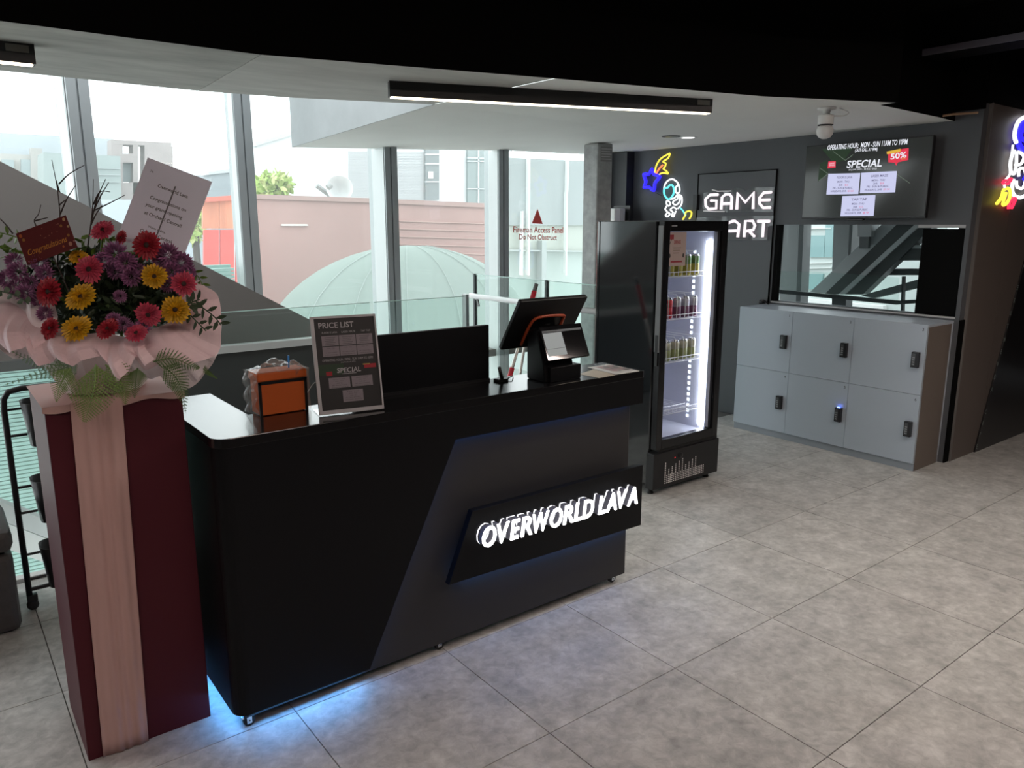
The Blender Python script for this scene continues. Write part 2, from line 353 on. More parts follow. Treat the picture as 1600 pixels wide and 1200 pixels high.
MB().box(3.70, 3.73, BY - .03, BY + .03, 0, 1.16).build('post', steel, bal)
# ---- balustrade running toward the fridge
bal2 = thing('glass_railing', 'clear glass railing with white tubular handrail running behind the drinks fridge', 'railing', (4.1, 5, 0))
for k, (ya, yb) in enumerate(((4.1, 4.85), (4.88, 5.9))):
    g = MB().box(4.09, 4.10, ya, yb, .05, 1.29).build('glass_sheet', bg_m, bal2)
    MB().box(4.09, 4.10, ya, yb, 1.29, 1.296).build('sheet_edge', gedge, g)
MB().tube([(4.04, 5.9, 1.1), (4.04, 4.1, 1.1)], .024, 12).build('handrail', mat('white_tube', (.8, .82, .82), .3), bal2, smooth=True)
MB().tube([(4.04, 5.85, 1.1), (4.09, 5.85, 1.06), (4.1, 5.85, 1.0)], .012, 8).build('bracket', steel, bal2, smooth=True)
for y in (4.865, 5.9):
    MB().box(4.08, 4.11, y - .012, y + .012, 0, 1.30).build('clamp_post', mat('dark_steel', (.08, .09, .09), .4, .5), bal2)
# ---- galvanised column
col_m = mat('galvanised_steel', (.36, .365, .36), .5, .25, noise=.22, nscale=14)
cx0 = onz(912, 225, CZ); cxm = onz(934, 223, CZ); cx1 = onz(958, 224, CZ)
cp = [V((cx0.x, cx0.y, 0)), V((cxm.x, cxm.y, 0)), V((cx1.x, cx1.y, 0)), V((cx0.x + cx1.x - cxm.x, cx0.y + cx1.y - cxm.y, 0))]
colu = thing('steel_column', 'mottled galvanised steel column between facade and drinks fridge', 'column', (cxm.x, cxm.y, 0))
MB().prism(cp, (0, 0, CZ - .002)).build('shaft', col_m, colu, bevel=.012)
dcol = (cp[2] - cp[1]).normalized(); pc = Plane(cp[1] + V((0, 0, 2.3)), dcol, (0, 0, 1))
mb = MB(); wc = (cp[2] - cp[1]).length
mb.add([pc.at(.2 * wc, 0, .003), pc.at(.95 * wc, 0, .003), pc.at(.95 * wc, .13, .003), pc.at(.2 * wc, .13, .003)], [(0, 1, 2, 3)])
for k in range(5): rect(mb, pc, .24 * wc, (.9 - .1 * (k % 2)) * wc, .105 - k * .022, .113 - k * .022, .004, 1)
mb.build('stencil_label', [mat('stencil_grey', (.22, .22, .215), .6), mat('stencil_pale', (.45, .45, .44), .6)], colu)
# ---- white cable box beside the column
q0, q1 = ony(955, 326, 5.6), ony(1000, 345, 5.6)
cb = thing('wall_box', 'white louvred box on the wall above the drinks fridge', 'air unit', (q0.x + .2, 5.6, 1.7))
ztop = q0.z; MB().box(q0.x, 5.62, 5.55, 5.80, ztop - .35, ztop).build('casing', white, cb, bevel=.01)
MB().box(5.623, 5.70, 5.56, 5.80, ztop - .35, ztop + .005).build('end_cap', mat('light_grey_plastic', (.45, .45, .44), .5), cb, bevel=.01)
MB().box(5.72, 5.76, 5.52, 5.75, ztop - .35, ztop + .03).build('back_plate', blackplast, cb)

# ---- mop handles leaning on the railing
redpl = mat('red_plastic', (.45, .012, .03), .35); alup = mat('aluminium_pole', (.6, .58, .55), .3, .8)
def mop(label, p_top, p_low, Y, grip, gcol):
    a = ony(*p_top, Y); b = ony(*p_low, Y); d = (b - a); foot = a + d * ((a.z - .02) / -d.z) if d.z else b
    t = thing('mop', label, 'mop', (foot.x, foot.y, 0), 'mop handles behind the counter')
    L = (foot - a).length; dd = (foot - a).normalized()
    MB().tube([a, foot], .011, 8).build('pole', alup, t, smooth=True)
    if grip:
        for s0, s1 in grip: MB().tube([a + dd * s0, a + dd * s1], .017, 10).build('grip', gcol, t, smooth=True)
    MB().tube([a - dd * .02, a + dd * .03], .014, 10).build('end_cap', mat('grey_plastic', (.1, .1, .1), .5), t, smooth=True)
    MB().box(foot.x - .16, foot.x + .16, foot.y - .05, foot.y + .05, .0, .035).build('mop_head', mat('grey_microfibre', (.4, .4, .4), .9), t, bevel=.01)
mop('red gripped mop with silver pole standing behind the till', (837, 448), (793, 600), 3.9, [(.03, .30), (.55, .74)], redpl)
mop('plain silver mop pole beside the red one behind the till', (826, 500), (810, 600), 4.3, None, None)
mop('plain silver mop pole nearest the till stand', (834, 515), (828, 600), 4.6, [(.1, .25)], blackplast)

# ================================================================== RECEPTION COUNTER
CT = 1.075; FY = 2.44
ctr = thing('reception_counter', 'black and charcoal reception counter on casters with lit name sign', 'counter', (1.65, 2.7, 0))
body = MB(); body.box(.715, 2.61, FY + .04, 2.72, .045, 1.04); body.box(.715, .88, 2.72, 3.15, .045, 1.04); body.box(.88, 2.61, 2.72, 3.15, .68, .72); body.box(2.58, 2.61, 2.72, 3.15, .045, .72)
body.build('body', greyp, ctr, bevel=.002)
# top: L-shaped, rounded at the outer corner
def arc(cx, cy, r, a0, a1, n=6): return [(cx + r * math.cos(a0 + (a1 - a0) * k / n), cy + r * math.sin(a0 + (a1 - a0) * k / n)) for k in range(n + 1)]
R_ = .05
outl = arc(.68 + R_, FY + R_, R_, PI, 1.5 * PI) + [(2.655, FY), (2.655, 2.72), (.885, 2.72), (.885, 3.17), (.68, 3.17)]
MB().prism([(x, y, 1.042) for x, y in outl], (0, 0, CT - 1.042)).build('counter_top', blackgloss, ctr, bevel=.002)
# black front plate: slanted cut-out shows the charcoal body, wraps round the left corner
fpl = MB()
fpl.prism([(.73, FY, 1.042), (2.655, FY, 1.042), (2.655, FY, .918), (1.594, FY, .921), (1.186, FY, .08), (.73, FY, .08)], (0, .02, 0))
ring = arc(.68 + R_, FY + R_, R_, 1.5 * PI, PI); inn = arc(.68 + R_, FY + R_, R_ - .02, PI, 1.5 * PI)
cp_ = [(x, y, .08) for x, y in ring] + [(.68, 3.17, .08), (.70, 3.17, .08)] + [(x, y, .08) for x, y in inn]
fpl.prism(cp_, (0, 0, 1.042 - .08))
fpl.box(2.635, 2.655, FY + .02, 2.72, .918, 1.042)
fpl.build('front_plate', black, ctr)
MB().box(2.6555, 2.657, FY + .002, 2.72, .92, CT - .002).box(2.61, 2.612, FY + .042, FY + .06, .05, .915).build('edge_banding', mat('grey_edge_band', (.16, .16, .16), .5), ctr)
led = emis('blue_led', (.11, .42, 1.0), 30)
ledt = emis('blue_led_soft', (.08, .30, 1.0), 10)
def strip(pts, m, r=.005, par=ctr): return MB().tube(pts, r, 6).build('led_strip', m, par)
strip([(1.57, FY + .03, .928), (2.60, FY + .03, .926)], ledt)
strip([(1.585, FY + .03, .915), (1.185, FY + .03, .10)], ledt)
strip([(1.17, FY + .03, .071), (.74, FY + .03, .071)], led)
strip([(.708, 2.50, .071), (.708, 3.13, .071)], led)
# name sign
spl = MB().prism([(1.648, 2.408, .622), (2.638, 2.408, .622), (2.638, 2.408, .316), (1.53, 2.408, .336)], (0, .03, 0)).build('sign_plate', black, ctr, bevel=.002)
strip([(1.63, FY + .012, .322), (2.60, FY + .012, .305)], emis('blue_led_sign', (.16, .40, 1.0), 13), .005)
lit = emis('white_lit_face', (1, 1, 1), 2.2); halo = emis('white_halo_edge', (.95, .95, 1), 1.1); side = mat('lilac_grey_letter_side', (.20, .20, .24), .35)
sp = Plane((1.63, 2.408, .0), (1, 0, 0), (0, 0, 1))
word = 'OVERWORLD LAVA'; wv = {'O': .82, 'V': .74, 'E': .6, 'R': .72, 'W': 1.05, 'L': .55, 'D': .78, 'A': .78, ' ': .28}
tot = sum(wv[c] for c in word); x = .035; WW = .90
for c in word:
    wd = wv[c] / tot * WW
    if c != ' ':
        mb = MB(); bz = .474 + (-.014) * (x / WW)
        kw = dict(offset=.014, shear=.18)
        text(mb, sp, c, x, bz, wd * .93, .083, .005, 1, ext=.004, align='l', **kw)
        text(mb, sp, c, x, bz, wd * .93, .083, .024, 2, ext=.0145, align='l', **kw)
        text(mb, sp, c, x, bz, wd * .93, .083, .043, 0, ext=.004, align='l', **kw)
        mb.build('letter', [lit, halo, side], spl)
    x += wd
def caster(par, x, y, r=.02, h=.05, m=blackplast):
    c = MB(); c.box(x - .025, x + .025, y - .02, y + .02, h - .005, h); c.box(x - .006, x + .012, y - .014, y - .011, r * .6, h - .004); c.box(x - .006, x + .012, y + .011, y + .014, r * .6, h - .004)
    c.tube([(x + .004, y - .018, r), (x + .004, y + .018, r)], .004, 8)
    o = c.build('caster', chrome, par)
    MB().lathe((x + .004, y - .01, r), [(r * .5, 0), (r * .95, .0), (r, .003), (r, .017), (r * .95, .02), (r * .5, .02)], 16, (0, 1, 0)).build('wheel', rubber, o, smooth=True)
for cx, cy in ((.735, 2.505), (1.54, 2.52), (2.555, 2.52), (.75, 3.1), (2.555, 3.1)): caster(ctr, cx, cy, .021, .047)

# ---- price list in a slanted acrylic holder
a, b = onz(499, 651, CT), onz(600, 640, CT); u = (b - a).normalized(); bk = V((-u.y, u.x, 0)); w_ = (b - a).length; H_ = .345; lean = bk * .075
acr = glass('clear_acrylic', (.96, .96, .96), .06)
pv = (lean + V((0, 0, H_))).normalized(); P1 = Plane(a + V((0, 0, .004)), u, pv); PH = math.hypot(.075, H_)
pls = thing('price_list_stand', 'slanted clear acrylic stand holding a black price list on the counter', 'sign stand', (a + b) / 2)
mb = MB()
mb.obox(P1.at(w_ / 2, PH / 2, .003), u * w_ / 2, pv * PH / 2, P1.n * .0015); mb.obox(P1.at(w_ / 2, PH / 2, -.004), u * w_ / 2, pv * PH / 2, P1.n * .0015)
cf = a + u * w_ / 2 + bk * .05; mb.obox((cf.x, cf.y, CT + .002), u * w_ / 2, bk * .06, V((0, 0, .0015))); mb.build('acrylic_holder', acr, pls)
fm = mat('frosted_edge', (.42, .41, .42), .4)
mb = MB()
for (s0, s1, t0, t1) in ((0, .012, 0, PH), (w_ - .006, w_, 0, PH), (0, w_, 0, .014), (0, w_, PH - .008, PH)):
    mb.obox(P1.at((s0 + s1) / 2, (t0 + t1) / 2, .0), u * (s1 - s0) / 2, pv * (t1 - t0) / 2, P1.n * .005)
mb.build('holder_edge', fm, pls)
poster = mat('black_poster', (.022, .022, .022), .45); lilacp = mat('lilac_print', (.30, .26, .29), .5); greenp = mat('dark_green_print', (.02, .05, .022), .5); redp = mat('red_print', (.45, .02, .035), .5); greyt = mat('grey_print', (.1, .09, .1), .5); lightt = mat('light_print', (.5, .48, .5), .5); goldp = mat('gold_print', (.5, .33, .06), .5)
mb = MB(); rect(mb, P1, .012, w_ - .006, .014, PH - .008, .0, 0); sheet = mb.build('printed_sheet', poster, pls)
mb = MB(); I = lambda s, t: (.012 + s * (w_ - .018), .014 + t * (PH - .022))
def prect(s0, s1, t0, t1, mi, d=.0009):
    a0, b0 = I(s0, t0); a1, b1 = I(s1, t1); rect(mb, P1, a0, a1, b0, b1, d, mi)
def ptext(sx, s, t, wd, h, mi, **k):
    a0, b0 = I(s, t); text(mb, P1, sx, a0, b0, wd * (w_ - .018), h * (PH - .022), .0013, mi, **k)
ptext('PRICE LIST', .36, .895, .58, .058, 0, offset=.02)
ptext('FLOOR IS LAVA', .24, .835, .25, .02, 0); ptext('LASER MAZE', .55, .835, .23, .02, 0); ptext('TAP TAP', .84, .835, .16, .02, 0)
for k in range(3):
    s0 = .1 + k * .285; prect(s0, s0 + .275, .70, .81, 1); prect(s0, s0 + .275, .585, .69, 1)
    for q in range(5): prect(s0 + .05 + .012 * (q % 2), s0 + .225 - .015 * (q % 3), .788 - q * .019, .793 - q * .019, 2, .0012)
    for q, tx in enumerate(('MON - THU', None, 'FRI - SUN & PUBLIC', 'HOLIDAYS')):
        if tx: ptext(tx, s0 + .137, .668 - q * .024, .12 if q < 2 else .2, .011, 2)
ptext('OPERATING HOUR:  MON - SUN 11AM TO 10PM', .5, .53, .84, .026, 0); ptext('(LAST CALL AT 9PM)', .5, .507, .24, .012, 0)
prect(.0, .42, .38, .5, 3); prect(.12, .22, .375, .42, 4, .0012); ptext('SPECIAL', .5, .40, .4, .05, 0, offset=.02, shear=.1); prect(.38, .62, .383, .389, 0)
prect(.76, .96, .43, .475, 4, .0012); prect(.74, .86, .468, .48, 5, .0014)
for (s0, s1, t0, t1, title) in ((.15, .50, .235, .35, 'FLOOR IS LAVA'), (.53, .88, .235, .35, 'LASER MAZE'), (.36, .70, .075, .205, 'TAP TAP')):
    prect(s0, s1, t0, t1, 1)
    for q, tx in enumerate((title, 'MON - THU', '2HR  $6', 'FRI - SUN & PUBLIC', 'HOLIDAYS, 2HR $7.50')): ptext(tx, (s0 + s1) / 2, t1 - .025 - q * .022, (.2, .13, .1, .25, .28)[q], .011, 2)
mb.build('print', [lightt, lilacp, greyt, greenp, redp, goldp], sheet)

# ---- orange caddy in a plastic bag
a, b = onz(406, 652, CT), onz(484, 641, CT)
x0, x1, y0 = a.x, b.x, 2.655; dp = .10; hz = CT + .17
orange = mat('orange_board', (.62, .12, .018), .6); film = glass('clear_film', (.93, .93, .92), .12, .15, body=.14, bcol=(.8, .79, .76))
oc = thing('orange_box', 'orange box with black trim in a crumpled clear plastic bag on the counter', 'box', ((x0 + x1) / 2, y0, CT))
mb = MB(); mb.box(x0 + .006, x1 - .006, y0 + .004, y0 + dp - .004, CT + .002, hz - .035); mb.build('carton', orange, oc, bevel=.003)
mb = MB(); mb.box(x0, x1, y0 - .001, y0 + dp, hz - .045, hz - .012); mb.build('rim', orange, oc, bevel=.006)
mb = MB(); mb.box(x0 + .002, x0 + .012, y0, y0 + .006, CT, hz - .045).box(x1 - .012, x1 - .002, y0, y0 + .006, CT, hz - .045).box(x0 + .002, x1 - .002, y0, y0 + .006, hz - .055, hz - .045); mb.build('trim_strip', blackplast, oc)
mb = MB(); rnd = random.Random(3)
Gz = [[rnd.uniform(-1, 1) for _ in range(13)] for _ in range(7)]
def filmtop(s, t):
    i, j = s * 12, t * 6; g = Gz[min(6, int(j))][min(12, int(i))]
    e = min(s, 1 - s, t, 1 - t) * 5; e = min(1, e)
    return V((x0 - .004 + s * (x1 - x0 + .008), y0 - .006 + t * (dp + .012), hz - .012 + e * (.012 + .010 * g + .012 * math.sin(s * 9) * math.sin(t * 4 + 1) + .008 * math.sin(s * 3.2))))
mb.grid(filmtop, 24, 12)
def filmside(s, t): return V((x0 - .010 + .006 * math.sin(t * 17 + s * 5) + .003 * math.sin(s * 23), y0 - .004 + s * (dp + .02), CT + .002 + t * (hz - CT - .012)))
mb.grid(filmside, 10, 14)
def filmr(s, t): return V((x1 + .006 + .002 * math.sin(t * 14), y0 - .004 + s * dp, CT + .002 + t * (hz - CT - .012)))
mb.grid(filmr, 6, 10)
def flap(s, t): return V((x1 - .045 + s * .022 * (1 - t), y0 - .005 - .002 * math.sin(s * 6), hz - .006 - t * .032))
mb.grid(flap, 4, 6); mb.build('plastic_bag', film, oc, smooth=True)
mb = MB(); pp = V((x0 + .135, y0 + .05, hz - .03)); mb.tube([pp, pp + V((.003, .002, .062))], .0035, 8); tag(mb.build('pen', mat('blue_pen', (.03, .25, .7), .4), None), 'blue pen sticking up out of the orange box', 'pen')
# charging cable by the box
mb = MB(); mb.tube(smooth_path([(x1 + .012, y0 + .06, CT + .003), (x1 + .02, y0 + .07, CT + .04), (x1 + .05, y0 + .06, CT + .085), (x1 + .07, y0 + .05, CT + .09)], 6), .0015, 6)
tag(mb.build('cable', mat('white_cable', (.6, .6, .58), .5), None, smooth=True), 'thin white cable looping between orange box and price list', 'cable')

# ---- black upright panel on the counter
a, b = ony(583, 520, 2.70), ony(762, 511, 2.70)
pn = thing('screen_panel', 'plain black upright privacy screen standing on the counter', 'screen', ((a.x + b.x) / 2, 2.70, CT))
MB().box(a.x - .1, b.x, 2.69, 2.712, CT, (a.z + b.z) / 2).build('panel', black, pn, bevel=.003)
MB().box(a.x - .1, b.x, 2.684, 2.718, CT, CT + .012).build('foot_rail', blackplast, pn)
# ---- router antenna
an = thing('wifi_antenna', 'small black stub antenna standing between the privacy screen and the till', 'antenna', (1.97, 2.64, CT))
MB().box(1.945, 2.0, 2.63, 2.67, CT, CT + .012).build('base', blackplast, an, bevel=.003)
MB().tube([(1.975, 2.645, CT + .008), (1.955, 2.64, CT + .065)], [.009, .0075], 8).build('antenna', blackplast, an, smooth=True)
MB().tube(smooth_path([(2.0, 2.65, CT + .004), (2.04, 2.66, CT + .012), (2.07, 2.69, CT + .004)], 6), .0025, 6).build('lead', blackplast, an, smooth=True)
# ---- till with customer display
pos = thing('pos_terminal', 'black point of sale terminal with orange ringed back and customer display', 'till', (2.2, 2.55, CT))
mb = MB(); mb.prism([(2.10, 2.5, CT), (2.10, 2.63, CT), (2.10, 2.63, 1.18), (2.10, 2.625, 1.29), (2.10, 2.56, 1.31), (2.10, 2.51, 1.15)], (.17, 0, 0)); mb.build('stand', black, pos, bevel=.008)
t0, t1 = V((2.0, 2.695, 1.21)), V((2.0, 2.55, 1.435)); sv = (t1 - t0).normalized(); sn = V((1, 0, 0)).cross(sv); sl_ = (t1 - t0).length
scr = MB().obox(t0 + V((.19, 0, 0)) + sv * sl_ / 2 - sn * .0 , V((.192, 0, 0)), sv * sl_ / 2, sn * .012).build('main_screen', black, pos, bevel=.006)
Ps = Plane(t0 + sn * .012, (1, 0, 0), sv)
mb = MB(); rp = [(.10, .02), (.10, .13), (.13, .175), (.265, .175), (.285, .15), (.285, .02)]
mb.tube([Ps.at(p, q, .003) for p, q in smooth_path([V((a_, b_, 0)) for a_, b_ in rp], 4) and [(v.x, v.y) for v in smooth_path([V((a_, b_, 0)) for a_, b_ in rp], 4)]], .007, 8); mb.build('orange_ring', mat('orange_plastic', (.36, .055, .015), .45), scr, smooth=True)
mb = MB(); rect(mb, Ps, .19, .195, .125, .133, .0015); rect(mb, Ps, .198, .22, .125, .133, .0015); mb.build('logo', mat('dim_grey_logo', (.06, .06, .06), .5), scr)
d0, d1 = V((2.083, 2.46, 1.178)), V((2.083, 2.525, 1.318)); dv = (d1 - d0).normalized(); dn = V((1, 0, 0)).cross(dv); dl = (d1 - d0).length
ds = MB().obox(d0 + V((.12, 0, 0)) + dv * dl / 2 - dn * .008, V((.122, 0, 0)), dv * dl / 2, dn * .008).build('customer_display', mat('black_glass', (.006, .006, .007), .06), pos, bevel=.003)
Pd = Plane(d0, (1, 0, 0), dv); mb = MB(); rect(mb, Pd, .008, .115, .02, .122, .0006, 0); rect(mb, Pd, .008, .232, .124, .134, .0006, 1); rect(mb, Pd, .008, .115, .05, .0515, .0009, 2)
rect(mb, Pd, .012, .09, .126, .130, .0009, 2)
mb.build('display_image', [emis('pale_grey_screen', (.55, .58, .57), .35), emis('dim_bar', (.4, .4, .42), .12), emis('dark_line', (.05, .05, .05), .1)], ds)
MB().box(2.12, 2.30, 2.49, 2.56, CT, 1.14).build('display_foot', black, pos, bevel=.004)
# ---- laminated leaflets lying on the counter end
q = [onz(x, y, CT) for x, y in ((918, 575), (951, 570), (999, 580.5), (962, 586))]
lf = MB().prism([p + V((0, 0, .001)) for p in q], (0, 0, .003)).build('menu_sheet', mat('laminated_white_sheet', (.62, .60, .58), .25)); tag(lf, 'white laminated menu with pinkish print at the right end of the counter', 'menu')
Pm = Plane(q[3] + V((0, 0, .004)), (q[2] - q[3]), (q[0] - q[3]).normalized()); mb = MB(); rr_ = random.Random(5)
for i in range(6):
    for j in range(5):
        rect(mb, Pm, .035 + i * .018, .049 + i * .018, .05 + j * .028, .072 + j * .028, .0008, rr_.choice((0, 1, 1)))
mb.build('print', [mat('grey_pattern', (.12, .11, .11), .4), mat('rose_pattern', (.34, .2, .21), .4)], lf)
q2 = [onz(x, y, CT) for x, y in ((905, 585), (930, 576), (961, 586.5), (936, 591))]
MB().prism([p + V((0, 0, .0003)) for p in q2], (0, 0, .0006)).build('leaflet', [mat('cream_red_leaflet', (.42, .35, .27), .4)]); tag(bpy.data.objects['leaflet'], 'cream leaflet lying half under the laminated menu', 'leaflet')

# ================================================================== DRINKS FRIDGE
FX0, FX1, FYF, FYB, FH = 3.66, 4.30, 3.25, 3.83, 1.77
fr = thing('drinks_fridge', 'tall black upright drinks fridge with lit glass door', 'fridge', ((FX0 + FX1) / 2, 3.54, 0))
fgl = mat('glossy_black_steel', (.010, .012, .014), .08, spec=1.0, coat=.8); fint = mat('fridge_liner', (.55, .56, .66), .5)
mb = MB(); mb.box(FX0, FX1, FYB - .03, FYB, .06, FH); mb.box(FX0, FX0 + .035, FYF + .05, FYB - .03, .06, FH); mb.box(FX1 - .035, FX1, FYF + .05, FYB - .03, .06, FH); mb.box(FX0 + .035, FX1 - .035, FYF + .05, FYB - .03, FH - .06, FH); mb.box(FX0 + .035, FX1 - .035, FYF + .05, FYB - .03, .06, .33)
mb.build('cabinet', fgl, fr, bevel=.006)
mb = MB(); ix0, ix1, iy0, iy1, iz0, iz1 = FX0 + .036, FX1 - .036, FYF + .055, FYB - .031, .332, FH - .061
mb.add([(ix0, iy1, iz0), (ix1, iy1, iz0), (ix1, iy1, iz1), (ix0, iy1, iz1)], [(0, 1, 2, 3)]); mb.add([(ix0, iy0, iz0), (ix0, iy1, iz0), (ix0, iy1, iz1), (ix0, iy0, iz1)], [(0, 1, 2, 3)]); mb.add([(ix1, iy0, iz0), (ix1, iy1, iz0), (ix1, iy1, iz1), (ix1, iy0, iz1)], [(0, 1, 2, 3)])
mb.add([(ix0, iy0, iz0), (ix1, iy0, iz0), (ix1, iy1, iz0), (ix0, iy1, iz0)], [(0, 1, 2, 3)]); mb.add([(ix0, iy0, iz1), (ix1, iy0, iz1), (ix1, iy1, iz1), (ix0, iy1, iz1)], [(0, 1, 2, 3)]); mb.build('liner', fint, fr)
# shelf standards with slots at the back corners
for sx_ in (ix0 + .03, ix1 - .045):
    st = MB().box(sx_, sx_ + .015, iy1 - .006, iy1 - .001, iz0 + .02, iz1 - .05).build('shelf_standard', white, fr)
    mb = MB()
    for k in range(36): mb.box(sx_ + .004, sx_ + .011, iy1 - .007, iy1 - .0062, iz0 + .05 + k * .034, iz0 + .066 + k * .034)
    mb.build('slot', blackink, st)['kind'] = 'stuff'
# led light bar on the right jamb
lbx = ix1 - .006
lb = MB().box(lbx - .016, lbx + .004, iy0 + .045, iy0 + .07, iz0 + .03, iz1 - .07).build('light_bar', emis('fridge_led', (.92, .95, 1.0), 13), fr)
mb = MB()
for k in range(30): mb.box(ix1 - .003, ix1 - .001, iy0 + .17, iy0 + .19, iz0 + .06 + k * .04, iz0 + .08 + k * .04)
mb.build('light_bar_dots', emis('fridge_dots', (.85, .9, 1), 2.5), lb)['kind'] = 'stuff'
# door
dy0, dy1 = FYF - .005, FYF + .045
fb = .055
mb = MB(); mb.box(FX0 + .012, FX0 + .012 + fb, dy0, dy1, .30, FH); mb.box(FX1 - fb, FX1, dy0, dy1, .30, FH); mb.box(FX0 + .012 + fb, FX1 - fb, dy0, dy1, FH - .065, FH); mb.box(FX0 + .012 + fb, FX1 - fb, dy0, dy1, .30, .365)
door = mb.build('door', mat('black_door_frame', (.008, .008, .009), .25), fr, bevel=.004)
MB().box(FX0 + .065, FX1 - .054, dy0 + .018, dy0 + .022, .36, FH - .06).build('door_glass', glass('fridge_glass', (.93, .95, .96), .05), door)
MB().box(FX1 - fb - .025, FX1 - fb, dy0 + .024, dy1, .365, FH - .065).box(FX0 + .067, FX0 + .08, dy0 + .024, dy1, .365, FH - .065).build('gasket', mat('dark_gasket', (.04, .04, .05), .5), door)
MB().box(FX1 - fb - .03, FX1 - fb - .024, dy0 + .024, dy1, .37, FH - .07).build('gasket_trim', mat('pale_trim', (.55, .56, .6), .4), door)
MB().box(FX0 + .005, FX0 + .0125, dy0 + .006, dy1 - .006, .95, 1.74).build('grip_channel', mat('grey_grip', (.16, .165, .17), .35), door)
MB().box(FX0 + .002, FX0 + .006, dy0 + .014, dy1 - .014, .86, 1.06).build('handle_recess', blackink, door)
Pf = Plane((FX0 + .067, dy0 + .0175, 0), (1, 0, 0), (0, 0, 1))
mb = MB(); rect(mb, Pf, .004, .172, 1.49, 1.70, .0, 0)
notice = mb.build('paper_notice', mat('cream_pink_paper', (.46, .36, .33), .6), door)
mb = MB(); text(mb, Pf, 'DRINKS', .088, 1.628, .062, .022, .0006, 0, offset=.03); rect(mb, Pf, .012, .052, 1.655, 1.685, .0006, 0); rect(mb, Pf, .03, .14, 1.512, 1.522, .0006, 0)
mb.add([Pf.at(.012, 1.62, .0006), Pf.at(.02, 1.63, .0006), Pf.at(.034, 1.655, .0006), Pf.at(.028, 1.657, .0006)], [(0, 1, 2, 3)], 1)
for k in range(3): rect(mb, Pf, .05, .125 - .01 * k, 1.60 - k * .016, 1.606 - k * .016, .0006, 2)
for q in (.02, .148): mb.add([Pf.at(q + .008 * math.cos(t * PI / 5), 1.555 + .014 * math.sin(t * PI / 5), .0006) for t in range(10)], [tuple(range(10))], 1)
mb.build('print', [mat('dark_red_ink', (.28, .02, .03), .6), blackink, mat('tan_ink', (.3, .23, .2), .6)], notice)
mb = MB(); rect(mb, Plane((FX0, dy0 - .001, 0), (1, 0, 0), (0, 0, 1)), .075, .125, 1.735, 1.742, .0); mb.build('maker_mark', mat('silver_mark', (.4, .4, .4), .4), door)
# bottom grille
bp = MB().box(FX0 - .02, FX1 + .005, FYF - .02, FYF + .05, .04, .285).build('base_panel', blackmetal, fr, bevel=.004)
mb = MB(); rg = random.Random(2)
for i in range(24):
    for j in range(12):
        if j < 5 or (j < 12 - abs((i * 7) % 5) and i % 2 == 0 and i < 20):
            xx = FX0 + .09 + i * .017; zz = .065 + j * .0125
            mb.box(xx, xx + .010, FYF - .0205, FYF - .0195, zz, zz + .0075)
g_ = mb.build('vent_hole', mat('bright_perforation', (.75, .75, .72), .5), bp); g_['kind'] = 'stuff'
MB().box(FX0 + .18, FX0 + .19, FYF - .022, FYF - .0205, .225, .232).build('indicator', emis('red_indicator', (.8, .03, .03), .7), bp)
MB().lathe((FX0 + .24, FYF - .0205, .235), [(.02, 0), (.018, .006), (.008, .007)], 16, (0, -1, 0)).build('dial', blackplast, bp, smooth=True)
MB().box(FX0 + .04, FX1, FYF - .004, FYF + .04, .285, .30).build('kick_gap', blackink, fr)
for cx, cy in ((FX0 + .02, FYF + .04), (FX1 - .05, FYF + .04), (FX0 + .03, FYB - .05), (FX1 - .05, FYB - .05)):
    MB().lathe((cx, cy, 0), [(.022, 0), (.024, .005), (.016, .02), (.016, .06)], 12).build('foot', rubber, fr)
# wire shelves and drinks
wire = mat('white_wire', (.8, .8, .85), .4, emit=.0)
SHZ = [ony(1052, 433, iy0 + .05).z, ony(1048, 500, iy0 + .05).z, ony(1045, 567, iy0 + .05).z, ony(1041, 648, iy0 + .05).z]
for z in SHZ:
    mb = MB()
    for k in range(14):
        xx = ix0 + .01 + k * (ix1 - .05 - ix0) / 13; mb.tube([(xx, iy0 + .05, z), (xx, iy1 - .01, z)], .002, 5); mb.tube([(xx, iy0 + .05, z), (xx, iy0 + .05, z + .03)], .0015, 5)
    for zz in (z, z + .03): mb.tube([(ix0, iy0 + .05, zz), (ix1 - .04, iy0 + .05, zz)], .003, 6)
    for yy in (iy0 + .2, iy1 - .01): mb.tube([(ix0, yy, z), (ix1 - .01, yy, z)], .003, 5)
    mb.build('wire_shelf', wire, fr, smooth=True)
for z in SHZ[:3]:
    mb = MB()
    for k in range(5):
        xx = ix0 + .085 + k * .084
        mb.tube([(xx, iy0 + .053, z + .01), (xx, iy0 + .053, z + .15), (xx, iy0 + .065, z + .165), (xx, iy1 - .05, z + .165)], .0025, 5)
    mb.build('shelf_divider', mat('white_divider', (.82, .82, .78), .4), fr, smooth=True)
def canmesh(m1, m2, r=.031, h=.14):
    mb = MB(); mb.lathe((0, 0, 0), [(r * .75, 0), (r, .008), (r, h * .55)], 16, mi=0); mb.lathe((0, 0, h * .55), [(r, 0), (r, h * .45 - .014)], 16, mi=1); mb.lathe((0, 0, h - .014), [(r, 0), (r * .82, .012), (r * .78, .014), (r * .74, .011)], 16, mi=2)
    me = mb.build('can', [m1, m2, chrome], smooth=True); return me
